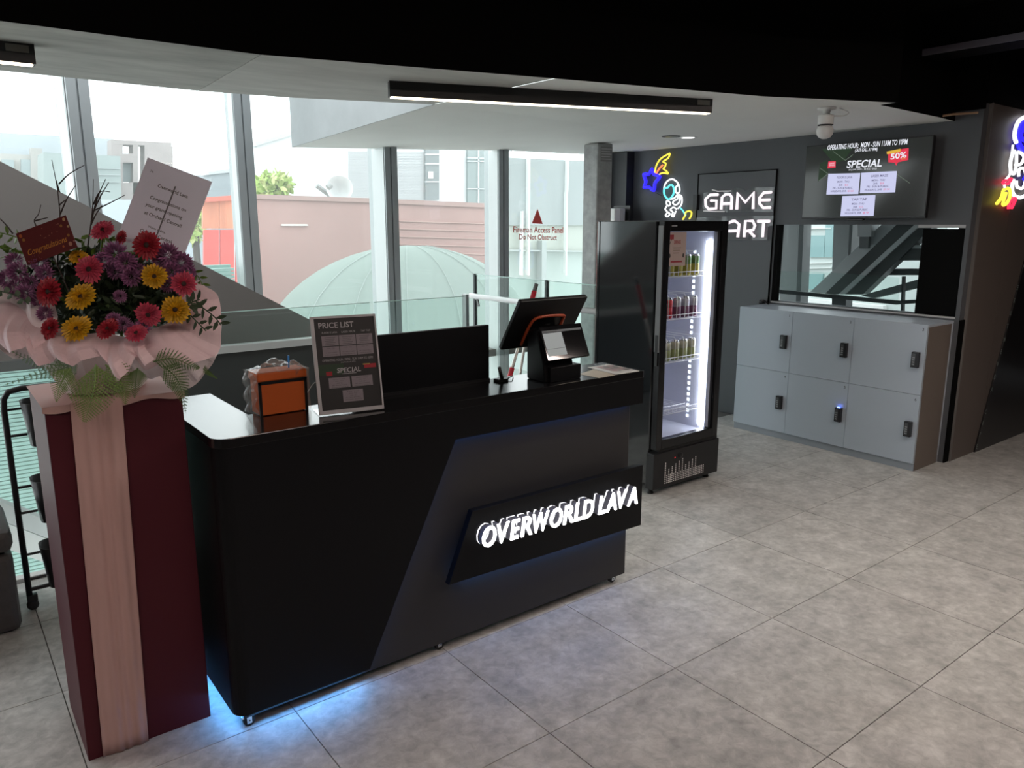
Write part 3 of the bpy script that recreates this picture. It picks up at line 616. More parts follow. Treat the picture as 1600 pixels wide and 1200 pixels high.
cans = {'yellow': canmesh(mat('yellow_can', (.42, .36, .05), .35, .2), mat('green_can_top', (.12, .24, .06), .35, .2)),
        'red': canmesh(mat('red_can', (.55, .02, .03), .35, .2), mat('red_can_top', (.5, .02, .03), .35, .2)),
        'plum': canmesh(mat('plum_can', (.16, .05, .10), .35, .2), mat('silver_can_top', (.45, .42, .45), .35, .4)),
        'olive': canmesh(mat('olive_can', (.28, .30, .12), .35, .2), mat('pale_olive_top', (.45, .42, .3), .35, .2)),
        'purple': canmesh(mat('purple_can', (.12, .08, .2), .35, .2), mat('lilac_can_top', (.5, .45, .55), .35, .2))}
used = {}
NAME = {'yellow': 'yellow and green', 'purple': 'purple', 'red': 'red', 'plum': 'plum and silver', 'olive': 'olive green'}
SHN = ('top', 'second', 'third'); ORD = ('first', 'second', 'third', 'fourth', 'fifth', 'sixth')
def can(kind, x, y, sh, k):
    src = cans[kind]
    o = src if kind not in used else src.copy()
    if kind in used: COL.objects.link(o)
    used[kind] = 1; o.name = 'drink_can'; o.location = (x, y, SHZ[sh] + .003)
    tag(o, '%s drink can, %s from the left on the %s fridge shelf' % (NAME[kind], ORD[k], SHN[sh]), 'can', 'drinks in the fridge')
rowx = [ix0 + .043 + k * .084 for k in range(6)]; yy = iy0 + .095
for k in range(6): can('purple' if k < 2 else 'yellow', rowx[k], yy, 0, k)
for k in range(6): can('red' if k < 3 else 'plum', rowx[k], yy, 1, k)
for k in range(6):
    if k != 1: can('olive', rowx[k], yy, 2, k)
bt = thing('water_bottle', 'clear water bottle with blue cap at the left of the third fridge shelf', 'bottle', (rowx[1], iy0 + .095, SHZ[2] + .003))
mb = MB(); mb.lathe(bt.location, [(.026, 0), (.031, .008), (.031, .11), (.024, .135), (.012, .155), (.012, .165)], 16); mb.build('flask', mat('clear_pet', (.55, .62, .68), .15), bt, smooth=True)
MB().lathe(bt.location + V((0, 0, .163)), [(.014, 0), (.014, .018), (.012, .02)], 12).build('cap', mat('blue_cap', (.08, .25, .6), .4), bt, smooth=True)

# ================================================================== LOCKERS
LX = 5.515
lk = thing('locker_cabinet', 'low grey six door locker cabinet under the wall opening', 'lockers', (5.7, 3.22, 0))
lkm = mat('grey_locker_laminate', (.41, .465, .53), .38, spec=.4); lks = mat('taupe_locker_side', (.17, .14, .12), .5)
mb = MB(); mb.box(LX + .02, WX - .002, 2.445, 4.0, .055, 1.045); mb.build('carcass', [lkm], lk)
MB().box(LX + .02, WX - .03, 2.443, 2.4455, .0, 1.046).build('end_panel', lks, lk)
MB().box(LX + .005, WX - .002, 2.443, 4.0, 1.046, 1.064).build('top', lkm, lk, bevel=.001)
MB().box(LX + .012, WX - .002, 2.446, 3.998, 0, .055).build('plinth', mat('grey_plinth', (.27, .30, .335), .45), lk)
ys = [4.0, 3.493, 2.978, 2.445]; zs = [1.064, .563, .056]; num = 1
lockm = mat('lock_black', (.012, .012, .014), .3); lockf = mat('lock_keypad', (.07, .075, .08), .35)
for r in range(2):
    for c in range(3):
        ya, yb = ys[c], ys[c + 1]; za, zb_ = zs[r], zs[r + 1]
        d = MB().box(LX, LX + .018, yb + .0015, ya - .0015, zb_ + .0015, za - .0015).build('door', lkm, lk)
        Pl = Plane((LX, yb, zb_), (0, -1, 0), (0, 0, 1))
        mb = MB(); text(mb, Plane((LX - .0004, yb + .03, za - .045), (0, -1, 0), (0, 0, 1)), str(num), 0, 0, None, .02, .0004, offset=.01); mb.build('number', mat('dark_numeral', (.03, .03, .035), .5), d)
        ly, lz = yb + .055, (za + zb_) / 2 + (.0 if r == 0 else .0)
        if c == 0: ly = yb + .06
        lo = MB(); lo.box(LX - .03, LX, ly - .024, ly + .024, lz - .055, lz + .055, 0); lo.box(LX - .0305, LX - .03, ly - .004, ly + .018, lz - .042, lz + .045, 1)
        for k in range(4):
            for q in range(2): lo.box(LX - .032, LX - .0305, ly - .001 + q * .009, ly + .005 + q * .009, lz - .036 + k * .016, lz - .028 + k * .016, 2)
        lo.build('lock', [lockm, lockf, mat('key_pale', (.3, .31, .32), .4)], d, bevel=.004)
        if num == 5: MB().box(LX - .02, LX - .012, ly - .01, ly + .01, lz + .056, lz + .059).build('indicator_light', emis('blue_lock_light', (.1, .2, 1), 14), d)
        num += 1
pg = MB(); pc_ = onx(1192, 470, WX - .03); pg.lathe(pc_ + V((0.0, 0, -.01)), [(.02, 0), (.024, .01), (.024, .03), (.012, .045)], 14, (-1, 0, 0)); pg.tube(smooth_path([pc_ + V((-.02, 0, 0)), pc_ + V((-.05, -.04, .01)), pc_ + V((-.03, -.075, -.02)), pc_ + V((0, -.09, -.08))], 6), .007, 8)
tag(pg.build('wall_plug', blackplast, smooth=True), 'small black plug and cord on the wall at the lockers left end', 'plug')

# ---- opening above the lockers
wn = struct(MB().box(WX + .05, WX + .056, WY0, WY1, WZ0, WZ1).build('window_6', glass('opening_glass', (.86, .9, .9), .02)))
MB().box(WX + .0, WX + .06, WY1 - .035, WY1, WZ0, WZ1).build('side_reveal', blackmat, wn)
MB().box(WX - .006, WX + .04, WY0, WY1, WZ0 - .012, WZ0).build('sill', mat('pale_sill', (.5, .5, .5), .4), wn)
MB().box(WX + .02, WX + .045, WY0 + .0, WY0 + .30, WZ0, WZ1 - .03).build('black_panel', blackmat, wn)
MB().box(WX - .004, WX + .03, WY0, WY0 + .33, WZ1 - .022, WZ1).build('head_rail', mat('pale_rail', (.45, .45, .45), .4), wn)
struct(box('floor_atrium', (6.05, 13, 2.55, 10, -.25, -.1), mat('grey_atrium_floor', (.3, .32, .31), .6))); struct(box('ceiling_added_shade', (6.04, 8.6, 2.55, 6.2, 2.7, 2.8), blackmat))  # unseen black roof slab added to darken the space beyond the opening
# structure seen through the opening
bm_d = mat('dark_green_grey_steel', (.06, .072, .072), .5); bm_l = mat('pale_grey_steel', (.62, .66, .66), .5)
OX = 7.2
def opx(x, y, X=OX): return onx(x, y, X)
tr = thing('stair_truss', 'dark steel stair stringers crossing diagonally beyond the wall opening', 'stairs', (OX, 4, 0))
def slab(pts, X, th, name, m, par): return MB().prism([opx(x, y, X) for x, y in pts], (th, 0, 0)).build(name, m, par)
slab([(1288, 460), (1312, 460), (1432, 350), (1402, 350)], OX + .02, .12, 'stringer', bm_d, tr)
slab([(1310, 460), (1320, 460), (1440, 350), (1430, 350)], OX, .10, 'stringer_flange', bm_l, tr)
slab([(1321, 460), (1348, 460), (1462, 350), (1440, 350)], OX + .02, .12, 'stringer', bm_d, tr)
slab([(1262, 460), (1288, 460), (1402, 350), (1378, 350)], OX + .16, .1, 'stringer_soffit', bm_l, tr)
slab([(1395, 388), (1475, 388), (1475, 407), (1385, 407)], OX + .05, .2, 'cross_beam', bm_d, tr)
slab([(1360, 383), (1475, 383), (1475, 388), (1360, 388)], OX + .04, .2, 'beam_flange', bm_l, tr)
slab([(1388, 420), (1475, 420), (1475, 430), (1380, 430)], OX + .2, .2, 'lower_beam', bm_d, tr)
slab([(1345, 462), (1475, 425), (1475, 440), (1365, 466)], OX - .1, .1, 'ramp_beam', mat('mid_steel', (.13, .15, .15), .5), tr)
slab([(1340, 350), (1362, 350), (1361, 370), (1340, 370)], OX + .1, .15, 'post_cap', bm_l, tr)
slab([(1300, 466), (1322, 466), (1316, 640), (1294, 640)], OX + .02, .12, 'footing', bm_d, tr)
slab([(1343, 370), (1358, 370), (1356, 388), (1342, 388)], OX + .12, .12, 'post', mat('mid_grey_steel', (.2, .22, .22), .5), tr)
fz = thing('atrium_glazing', 'grey mullioned glazing at the left of the wall opening', 'glazing', (OX + .6, 4.6, 0))
slab([(1222, 345), (1248, 345), (1240, 700), (1210, 700)], OX + .5, .15, 'mullion_cover', mat('grey_cover', (.26, .28, .28), .5), fz)
slab([(1249, 345), (1256, 345), (1241, 700), (1234, 700)], OX + .45, .15, 'mullion', bm_d, fz)
slab([(1303, 345), (1328, 345), (1324, 400), (1300, 425)], OX + .5, .15, 'mullion_cover', mat('grey_cover', (.26, .28, .28), .5), fz)
slab([(1328, 345), (1333, 345), (1329, 400), (1325, 400)], OX + .45, .15, 'mullion', bm_d, fz)
rl = thing('atrium_railing', 'dark rail with clear glass seen low in the wall opening', 'railing', (OX - .4, 3.6, 0))
slab([(1212, 452), (1400, 470), (1475, 466), (1475, 471), (1400, 476), (1212, 458)], OX - .45, .05, 'rail', bm_d, rl)
slab([(1409, 432), (1412, 432), (1403, 720), (1399, 720)], OX - .45, .04, 'post', bm_d, rl)
slab([(1215, 423), (1300, 426), (1405, 434), (1403, 470), (1300, 462), (1213, 453)], OX - .42, .006, 'glass_sheet', bg_m, rl)
bb = thing('pale_building', 'pale building with teal windows seen through the wall opening', 'building', (11, 9, 0))
slab([(1200, 340), (1480, 340), (1480, 1000), (1200, 1000)], 11, .3, 'facade', mat('pale_facade', (.55, .6, .58), .7), bb)
tealw = mat('teal_window', (.22, .36, .36), .3)
for (xa, xb, ya, yb) in ((1267, 1289, 368, 402), (1263, 1286, 428, 452), (1290, 1302, 350, 402), (1384, 1440, 355, 380)): 
    slab([(xa, ya), (xb, ya), (xb - 2, yb), (xa - 2, yb)], 10.97, .05, 'window', tealw, bb)
for yy in (357, 411, 419): slab([(1254, yy), (1298, yy - 1), (1298, yy), (1254, yy + 1)], 10.96, .04, 'string_course', white, bb)
slab([(1250, 466), (1380, 478), (1380, 486), (1250, 476)], 10.9, .1, 'ledge', white, bb)

# ---- television
TXp = 5.80
tv = thing('television', 'black flat screen television showing opening hours and special prices', 'television', (5.85, 3.17, 2.07))
ty0, ty1, tz0, tz1 = 2.675, 3.665, 1.79, 2.364
MB().box(TXp, TXp + .04, ty0, ty1, tz0, tz1).build('casing', blackplast, tv, bevel=.004)
MB().box(TXp + .04, WX, 3.0, 3.35, 1.95, 2.2).build('wall_mount', blackmetal, tv)
MB().box(TXp - .002, TXp + .03, 3.14, 3.26, tz0 - .014, tz0).build('sensor_bar', blackplast, tv, bevel=.003)
Pt = Plane((TXp - .001, ty1, tz0), (0, -1, 0), (0, 0, 1)); TW, TH = ty1 - ty0, tz1 - tz0
mb = MB(); rect(mb, Pt, .008, TW - .008, .016, TH - .008, .0)
scrn = mb.build('screen', mat('screen_black', (.010, .011, .012), .10, emit=.02, ecol=(.5, .55, .5)), tv)
E1 = emis('screen_white', (.9, .92, 1), .7); E2 = emis('screen_lilac', (.66, .68, .95), .68); E3 = emis('screen_ink', (.08, .07, .16), .8); E4 = emis('screen_red', (.75, .03, .07), .75); E5 = emis('screen_gold', (.7, .42, .04), .8); E6 = emis('screen_green', (.006, .022, .006), .8); E7 = emis('screen_line', (.12, .16, .12), .7); E8 = emis('screen_pink', (.75, .2, .35), .7)
mb = MB(); px0, py0 = 1190, 190; sc = 5.0
def T(x, y): return (px0 + x / sc, py0 + y / sc)
rectpx(mb, Pt, [T(470, 215), T(720, 195), T(650, 300), T(570, 330)], .0006, 5); rectpx(mb, Pt, [T(455, 330), T(510, 300), T(520, 400), T(440, 470)], .0006, 5)
for p, q in (((560, 230), (655, 300)), ((655, 300), (715, 255)), ((455, 360), (520, 405)), ((520, 405), (445, 460)), ((1060, 410), (1160, 480))):
    (ax, ay), (bx, by) = p, q; rectpx(mb, Pt, [T(ax, ay), T(bx, by), T(bx, by + 6), T(ax, ay + 6)], .0008, 6)
kb = dict(offset=.02, shear=.12)
textpx(mb, Pt, 'Operating Hour:  Mon - Sun 11am To 10pm'.upper(), T(515, 222), T(1140, 176), 7.4, .0012, 0, **kb)
textpx(mb, Pt, '(LAST CALL AT 9PM)', T(730, 236), T(905, 226), 4.5, .0012, 0, **kb)
textpx(mb, Pt, 'SPECIAL', T(664, 362), T(938, 350), 11, .0012, 0, **kb)
textpx(mb, Pt, '20 JUNE 2025 - 10 JULY 2025', T(680, 382), T(900, 372), 2.4, .0012, 0)
rectpx(mb, Pt, [T(522, 312), T(580, 308), T(578, 360), T(516, 366)], .001, 3); textpx(mb, Pt, 'GRAND', T(528, 334), T(572, 331), 2.6, .0016, 0); textpx(mb, Pt, 'OPENING', T(527, 350), T(572, 347), 2.6, .0016, 0)
rectpx(mb, Pt, [T(988, 232), T(1150, 206), T(1146, 300), T(1066, 318), T(1052, 345), T(1040, 322), T(990, 318)], .001, 3)
rectpx(mb, Pt, [T(978, 234), T(1086, 212), T(1084, 236), T(980, 256)], .0014, 4)
textpx(mb, Pt, '50%', T(1008, 296), T(1132, 278), 8.6, .0016, 0, offset=.02); textpx(mb, Pt, 'OFF', T(1092, 300), T(1126, 294), 2.6, .0016, 4)
for quad, ttl in (([T(522, 408), T(772, 402), T(756, 566), T(506, 570)], 'FLOOR IS LAVA'), ([T(780, 400), T(1058, 386), T(1044, 552), T(768, 560)], 'LASER MAZE'), ([T(632, 582), T(890, 574), T(876, 736), T(616, 740)], 'TAP TAP')):
    rectpx(mb, Pt, quad, .001, 1)
    (ax, ay), (bx, by), (cx_, cy_), (dx_, dy_) = quad
    price = {'FLOOR IS LAVA': ('$6', '$7.50'), 'LASER MAZE': ('$8', '$9.50'), 'TAP TAP': ('$7.50', '$9')}[ttl]
    for q, (tx, f0, f1, hp, mi) in enumerate(((ttl, .28, .76, 3.6, 2), ('MON - THU', .31, .68, 2.9, 2), ('2HR', .36, .48, 2.9, 2), ('FRI - SUN & PUBLIC', .18, .80, 2.9, 2), ('HOLIDAYS, 2HR', .13, .62, 2.9, 2))):
        t = (.24, .44, .60, .74, .89)[q]
        lx, ly_ = ax + (dx_ - ax) * t, ay + (dy_ - ay) * t; rx, ry = bx + (cx_ - bx) * t, by + (cy_ - by) * t
        L = lambda f: (lx + (rx - lx) * f, ly_ + (ry - ly_) * f)
        textpx(mb, Pt, tx, L(f0), L(f1), hp, .0016, mi, offset=.01)
        if q == 2: textpx(mb, Pt, price[0], L(.55), L(.66), hp, .0016, 7)
        if q == 4: textpx(mb, Pt, price[1], L(.66), L(.84), hp, .0016, 7)
mb.build('picture', [E1, E2, E3, E4, E5, E6, E7, E8], scrn)

# ================================================================== NEON SIGNS
NX = WX - .035
neo = {'b': emis('blue_neon', (.03, .02, 1), 1.1), 'y': emis('yellow_neon', (1, .82, .08), 1.0), 'o': emis('orange_neon', (1, .22, .08), 1.2), 'w': emis('white_neon', (.95, .97, 1), 1.2), 't': emis('teal_neon', (.15, .85, .9), 1.0), 'p': emis('pinkwhite_neon', (1, .86, .93), .9), 'r': emis('red_neon', (1, .02, .06), 1.8), 'g': emis('green_neon', (.2, .9, .3), 1.2)}
acb = glass('neon_backing', (.75, .77, .78), .06, body=.12)
def neon(par, name, pts, m, r=.008, closed=False, smooth=5, conv=None):
    P = [conv(x, y) for x, y in pts]
    if smooth: P = smooth_path(P, smooth, closed)
    return MB().tube(P, r, 8, closed).build(name, neo[m], par, smooth=True)
def zc(ox, oy, sc_, X=None, Y=None):
    return lambda x, y: onx(ox + x / sc_, oy + y / sc_, X) if X else ony(ox + x / sc_, oy + y / sc_, Y)
cv = zc(990, 230, 10.43, X=NX)
n1 = thing('shooting_star_neon', 'blue star neon light with yellow and orange tail high on the grey wall', 'neon sign', onx(1020, 272, WX))
star = [(300, 355), (330, 440), (430, 480), (350, 580), (330, 705), (250, 650), (170, 655), (200, 560), (165, 440), (250, 440)]
neon(n1, 'star', star, 'b', .017, True, 3, cv)
neon(n1, 'tail', [(345, 415), (370, 300), (440, 190), (560, 115), (590, 110), (560, 180), (480, 235), (525, 265), (505, 330), (485, 350), (540, 395), (560, 430), (500, 420), (440, 430), (385, 480)], 'y', .008, False, 4, cv)
neon(n1, 'tail_streak', [(365, 440), (410, 360), (475, 290)], 'o', .009, False, 4, cv)
n2 = thing('astronaut_neon', 'white and teal astronaut neon light beside the game sign', 'neon sign', onx(1050, 310, WX))
neon(n2, 'helmet', [(495, 690), (510, 610), (560, 545), (630, 520), (700, 560), (735, 620), (750, 690), (735, 745), (690, 735), (685, 660), (720, 620)], 'w', .008, False, 5, cv)
neon(n2, 'visor', [(500, 680), (530, 660), (555, 660), (590, 620), (635, 625), (655, 690), (645, 770), (600, 835), (560, 845), (515, 800), (495, 740)], 't', .009, True, 5, cv)
neon(n2, 'arm', [(600, 845), (660, 830), (700, 790), (715, 770), (715, 840), (650, 880), (645, 920), (690, 940), (740, 900), (755, 830), (740, 780), (780, 800), (790, 880), (770, 950), (720, 1000)], 'w', .0075, False, 5, cv)
neon(n2, 'chest', [(545, 870), (600, 910), (575, 955), (540, 930)], 'w', .0075, True, 5, cv)
neon(n2, 'leg', [(540, 960), (515, 1010), (550, 1060), (520, 1110), (550, 1130), (590, 1090), (560, 1060)], 'w', .0075, False, 5, cv)
neon(n2, 'leg', [(700, 1010), (650, 980), (600, 1020), (640, 1060), (620, 1110), (650, 1130), (670, 1080), (690, 1040)], 'w', .0075, False, 5, cv)
neon(n2, 'hose', [(755, 985), (800, 1030), (835, 1090), (850, 1110)], 't', .007, False, 4, cv)
neon(n2, 'comet', [(800, 1180), (840, 1110), (850, 1060), (910, 1040), (945, 1070), (930, 1130), (905, 1170)], 'y', .008, False, 5, cv)
MB().tube([cv(110, 685), cv(180, 683)], .003, 5).tube([cv(360, 740), cv(470, 800)], .003, 5).build('wiring', blackplast, n2)
# GAME START in squared letters
n3 = thing('game_start_neon', 'white squared neon lettering reading game start on the grey wall door', 'neon sign', onx(1155, 335, WX))
cg = zc(1085, 270, 10.43, X=WX - .06)
LT = {'G': [[(385, 355), (255, 360), (180, 430), (185, 540), (230, 590), (355, 580), (360, 455), (265, 455)]],
      'A': [[(435, 600), (450, 400), (510, 350), (575, 350), (610, 400), (600, 600)], [(450, 505), (600, 500)]],
      'M': [[(690, 600), (705, 330), (830, 480), (965, 320), (955, 590)]],
      'E': [[(1255, 315), (1130, 325), (1060, 410), (1060, 500), (1120, 570), (1240, 565)], [(1075, 445), (1230, 440)]],
      'S': [[(200, 830), (90, 830), (80, 890), (170, 920), (180, 1010), (60, 1010)]],
      'T2': [[(240, 830), (410, 830)], [(325, 830), (320, 1030)]],
      'A2': [[(480, 1040), (500, 860), (560, 815), (620, 788), (660, 786), (730, 840), (705, 1050)], [(500, 950), (715, 945)]],
      'R': [[(810, 1050), (830, 785), (950, 785), (985, 860), (960, 930), (825, 955)], [(890, 950), (980, 1040)]],
      'T3': [[(1030, 790), (1225, 790)], [(1130, 790), (1110, 1050)]]}
for k, segs in LT.items():
    mb = MB()
    for sg in segs: mb.tube([cg(x, y) for x, y in sg], .0125, 8)
    o = mb.build('letter', neo['p'], n3)
cgb = zc(1085, 270, 10.43, X=WX - .042)
for nm, pts in (('upper', [(130, 560), (150, 330), (300, 290), (600, 290), (680, 240), (780, 250), (830, 310), (930, 250), (1080, 235), (1300, 230), (1290, 400), (1280, 640), (1150, 640), (1040, 640), (540, 645), (180, 625)]), ('lower', [(30, 730), (600, 710), (1290, 700), (1270, 860), (1195, 880), (1180, 1100), (600, 1095), (30, 1070)])):
    MB().prism([cgb(x, y) for x, y in pts], (.006, 0, 0)).build('acrylic_backing', acb, n3)
cge = zc(1085, 270, 10.43, X=WX - .046)
MB().tube([cge(150, 622), cge(360, 630), cge(490, 630)], .006, 6).tube([cge(290, 275), cge(380, 300), cge(600, 295)], .006, 6).build('bright_edge', mat('white_acrylic_edge', (.8, .8, .8), .3), n3)
# two more wall neons behind the fridge (they show only as reflections)
n4 = thing('rocket_neon', 'blue rocket neon on the grey wall behind the fridge seen mirrored in the window', 'neon sign', (WX, 5.0, 1.45))
def wallp(y, z): return V((NX, y, z))
MB().tube(smooth_path([wallp(5.25, 1.25), wallp(5.22, 1.5), wallp(5.12, 1.68), wallp(5.02, 1.5), wallp(5.0, 1.25)], 5, True), .014, 8, True).build('hull', neo['b'], n4, smooth=True)
MB().tube(smooth_path([wallp(5.12 + .045 * math.cos(a_), 1.47 + .045 * math.sin(a_)) for a_ in [k * PI / 4 for k in range(8)]], 3, True), .008, 6, True).build('porthole', neo['y'], n4, smooth=True)
MB().tube(smooth_path([wallp(5.22, 1.25), wallp(5.18, 1.12), wallp(5.12, 1.2), wallp(5.06, 1.12), wallp(5.02, 1.25)], 4), .008, 6).build('flame', neo['r'], n4, smooth=True)
# astronaut neon on the brown wall, cut by the frame edge
NY = 2.36
cw = lambda x, y: ony(1540 + x / 6.667, 160 + y / 6.667, NY)
n5 = thing('rocket_astronaut_neon', 'bright white blue and red astronaut neon on the brown wall', 'neon sign', ony(1600, 250, 2.39))
neon(n5, 'helmet', [(320, 420), (300, 340), (330, 220), (390, 160), (470, 150), (560, 190), (610, 290), (590, 400), (520, 470)], 'w', .014, False, 5, cw)
neon(n5, 'visor', [(345, 430), (335, 330), (370, 230), (430, 200), (510, 230), (545, 320), (520, 420), (440, 490), (375, 480)], 'b', .02, True, 5, cw)
neon(n5, 'visor_glow', [(380, 380), (375, 310), (410, 260), (470, 260), (500, 330), (470, 410)], 'b', .014, True, 5, cw)
neon(n5, 'torso', [(300, 500), (265, 600), (265, 720), (300, 740), (320, 640), (330, 520), (400, 560), (370, 640), (310, 650)], 'w', .011, False, 5, cw)
neon(n5, 'strap', [(285, 440), (275, 520), (250, 640), (255, 740), (215, 800), (195, 830), (200, 900)], 'w', .008, False, 5, cw)
neon(n5, 'knee', [(345, 770), (350, 700), (400, 690), (420, 780), (390, 890), (330, 880), (320, 820)], 'w', .011, False, 5, cw)
neon(n5, 'boot', [(290, 800), (275, 900), (300, 970), (370, 990), (440, 950), (520, 900)], 'w', .013, False, 5, cw)
neon(n5, 'pack', [(400, 800), (440, 760), (500, 800), (480, 860)], 'b', .014, False, 5, cw)
neon(n5, 'glove', [(180, 835), (230, 800), (270, 800), (240, 840), (215, 850)], 'r', .010, True, 4, cw)
neon(n5, 'jet_flame', [(115, 1055), (165, 990), (190, 910), (245, 900), (255, 970), (220, 1050), (180, 1060), (215, 940)], 'y', .012, False, 4, cw)
neon(n5, 'jet_flame', [(240, 1110), (250, 1040), (290, 1000), (310, 1010), (270, 1100)], 'r', .012, False, 4, cw)

# slanted black panel with stacked lettering on the brown wall
Pb = Plane((7, 2.389, 0), (1, 0, 0), (0, 0, 1))
A0, A1 = Pb.px(1519, 712), Pb.px(1604, 390); sdx = (A1[0] - A0[0]) / (A1[1] - A0[1])
xb0 = A0[0] - sdx * A0[1]
bpn = MB().prism([Pb.at(xb0, .0, .0), Pb.at(3, 0, .0), Pb.at(3, 2.55, .0), Pb.at(xb0 + sdx * 2.55, 2.55, .0)], (0, -.012, 0)).build('slanted_panel', mat('gloss_black_panel', (.010, .009, .010), .3))
tag(bpn, 'black slanted wall panel with small stacked lettering', 'panel')
Pb2 = Plane((7, 2.3765, 0), (1, 0, 0), (0, 0, 1)); mb = MB()
for ch, (x, y) in zip('EPICADVENTUREA', ((1526, 701), (1531, 682), (1535.5, 664), (1540, 647), (1549, 612), (1554, 592.5), (1559, 572), (1564, 553), (1569, 534), (1574, 513), (1579, 493), (1584.5, 473), (1589.5, 453), (1599, 419))):
    mb = MB(); a_, b_ = Pb2.px(x, y); text(mb, Pb2, ch, a_, b_, .028 if ch == 'I' else None, .036, .0005, offset=.01, shear=.2)
    mb.build('letter', mat('pale_green_lettering', (.3, .37, .34), .5), bpn)

# ================================================================== FLOWER STAND
PX0, PX1, PY0, PY1, PZ = .25, .645, 2.636, 3.02, 1.20
maroon = mat('maroon_card', (.075, .011, .018), .55, spec=.22); pinkf = mat('blush_fabric', (.52, .33, .30), .75)
fs = thing('flower_pedestal', 'tall maroon square pedestal with a blush fabric drape', 'pedestal', ((PX0 + PX1) / 2, (PY0 + PY1) / 2, 0))
MB().box(PX0, PX1, PY0, PY1, 0, PZ).build('box', maroon, fs, bevel=.003)
def drape(s, t):
    xa = .318 + (.292 - .318) * (1 - t); xb = .462 + (.432 - .462) * (1 - t)
    pl_ = .0035 * math.sin(s * 13 + .9 * math.sin(t * 3)) + .002 * math.sin(s * 29 + 2 * t) - .006 * math.exp(-((s - .55) / .06) ** 2)
    return V((xa + s * (xb - xa), PY0 - .013 + pl_, .004 + t * (PZ + .012)))
MB().grid(drape, 48, 24).build('fabric_drape', pinkf, fs, smooth=True, solid=.002)
mb = MB()
def topcloth(s, t): return V((PX0 - .006 + s * (PX1 - PX0 + .012), PY0 - .008 + t * (PY1 - PY0 + .014), PZ + .011 + .006 * math.sin(s * 13) * math.sin(t * 9)))
mb.grid(topcloth, 16, 16)
def hem(s, t): return V((PX0 - .006 + s * (PX1 - PX0 + .012), PY0 - .009, PZ + .011 - t * (.018 + .006 * math.sin(s * 15))))
mb.grid(hem, 24, 2); mb.build('top_cloth', pinkf, fs, smooth=True)

ar = thing('flower_arrangement', 'mixed gerbera and chrysanthemum arrangement in pink wrap on the pedestal', 'flowers', ((PX0 + PX1) / 2, (PY0 + PY1) / 2, PZ))
DEP = 2.42
def fpos(x, y, d=0): return atd(x, y, DEP + d)
# wrap: ruffled bowl of paper, low at the front, high at the sides
wrapm = mat('blush_wrap_paper', (.78, .58, .60), .6, spec=.3, noise=.06, nscale=14)
wrapw = mat('pale_pink_wrap_paper', (.84, .74, .75), .6, spec=.3, noise=.05, nscale=12)
def sheet(name, rim, root, m, ruff, nu=60, nv=10, curl=.0, seed=0):
    R = smooth_path([fpos(*p) for p in rim], 12); Q = smooth_path([fpos(*p) for p in root], 12)
    def at_(L, s): f = s * (len(L) - 1); i = min(int(f), len(L) - 2); return L[i].lerp(L[i + 1], f - i)
    def fn(s, t):
        a_, b_ = at_(Q, s), at_(R, s); p = a_.lerp(b_, t)
        n_ = FWD * -1; wv_ = math.asin(math.sin(s * 19 + seed + .8 * math.sin(s * 7))) * .55 + math.asin(math.sin(s * 43 + seed * 2 + t)) * .18
        p = p + n_ * (ruff * t * wv_ + .05 * math.sin(t * PI) ) + CUP * (ruff * .5 * t * math.asin(math.sin(s * 23 + 1 + seed + math.sin(s * 5)))) 
        return p
    return MB().grid(fn, nu, nv).build(name, m, ar, smooth=False, solid=.0012)
sheet('wrap_sheet', [(-70, 470, .0), (-30, 440, .05), (15, 450, .06), (60, 465, .02), (95, 505, -.05)], [(20, 560, 0), (40, 560, 0), (60, 555, -.01), (90, 550, -.04), (110, 545, -.06)], wrapw, .03, seed=1)
sheet('wrap_sheet', [(-60, 545, -.02), (-10, 540, -.1), (40, 548, -.12), (75, 545, -.12)], [(-40, 480, .05), (10, 470, .02), (50, 490, .0), (90, 515, -.04)], wrapm, .02, seed=4)
sheet('wrap_sheet', [(50, 556, -.14), (85, 568, -.17), (125, 560, -.18), (165, 572, -.20), (195, 587, -.2), (215, 565, -.19), (242, 560, -.16)], [(70, 510, -.02), (95, 515, -.03), (130, 522, -.05), (160, 520, -.06), (185, 525, -.06), (205, 528, -.05), (235, 520, -.04)], wrapm, .03, nu=90, seed=2)
sheet('wrap_sheet', [(225, 575, -.10), (262, 566, -.1), (300, 565, -.06), (332, 560, -.02), (346, 530, .02), (344, 480, .06), (330, 450, .08), (310, 440, .1)], [(220, 520, -.06), (235, 515, -.04), (250, 510, -.02), (262, 505, .0), (270, 500, .02), (275, 490, .04), (280, 480, .05), (280, 470, .06)], wrapm, .012, seed=3)
sheet('wrap_sheet', [(215, 590, -.02), (255, 588, .0), (285, 600, .03), (310, 590, .05), (332, 562, .06)], [(215, 540, -.04), (240, 535, -.02), (260, 530, .0), (280, 525, .02), (295, 520, .03)], wrapw, .012, seed=6)
sheet('wrap_sheet', [(300, 440, .14), (325, 455, .14), (342, 490, .13), (344, 530, .12), (335, 565, .1), (305, 600, .1), (270, 610, .08)], [(270, 480, .1), (280, 490, .1), (285, 500, .1), (285, 510, .1), (280, 520, .1), (270, 540, .09), (250, 560, .08)], wrapw, .01, seed=9)
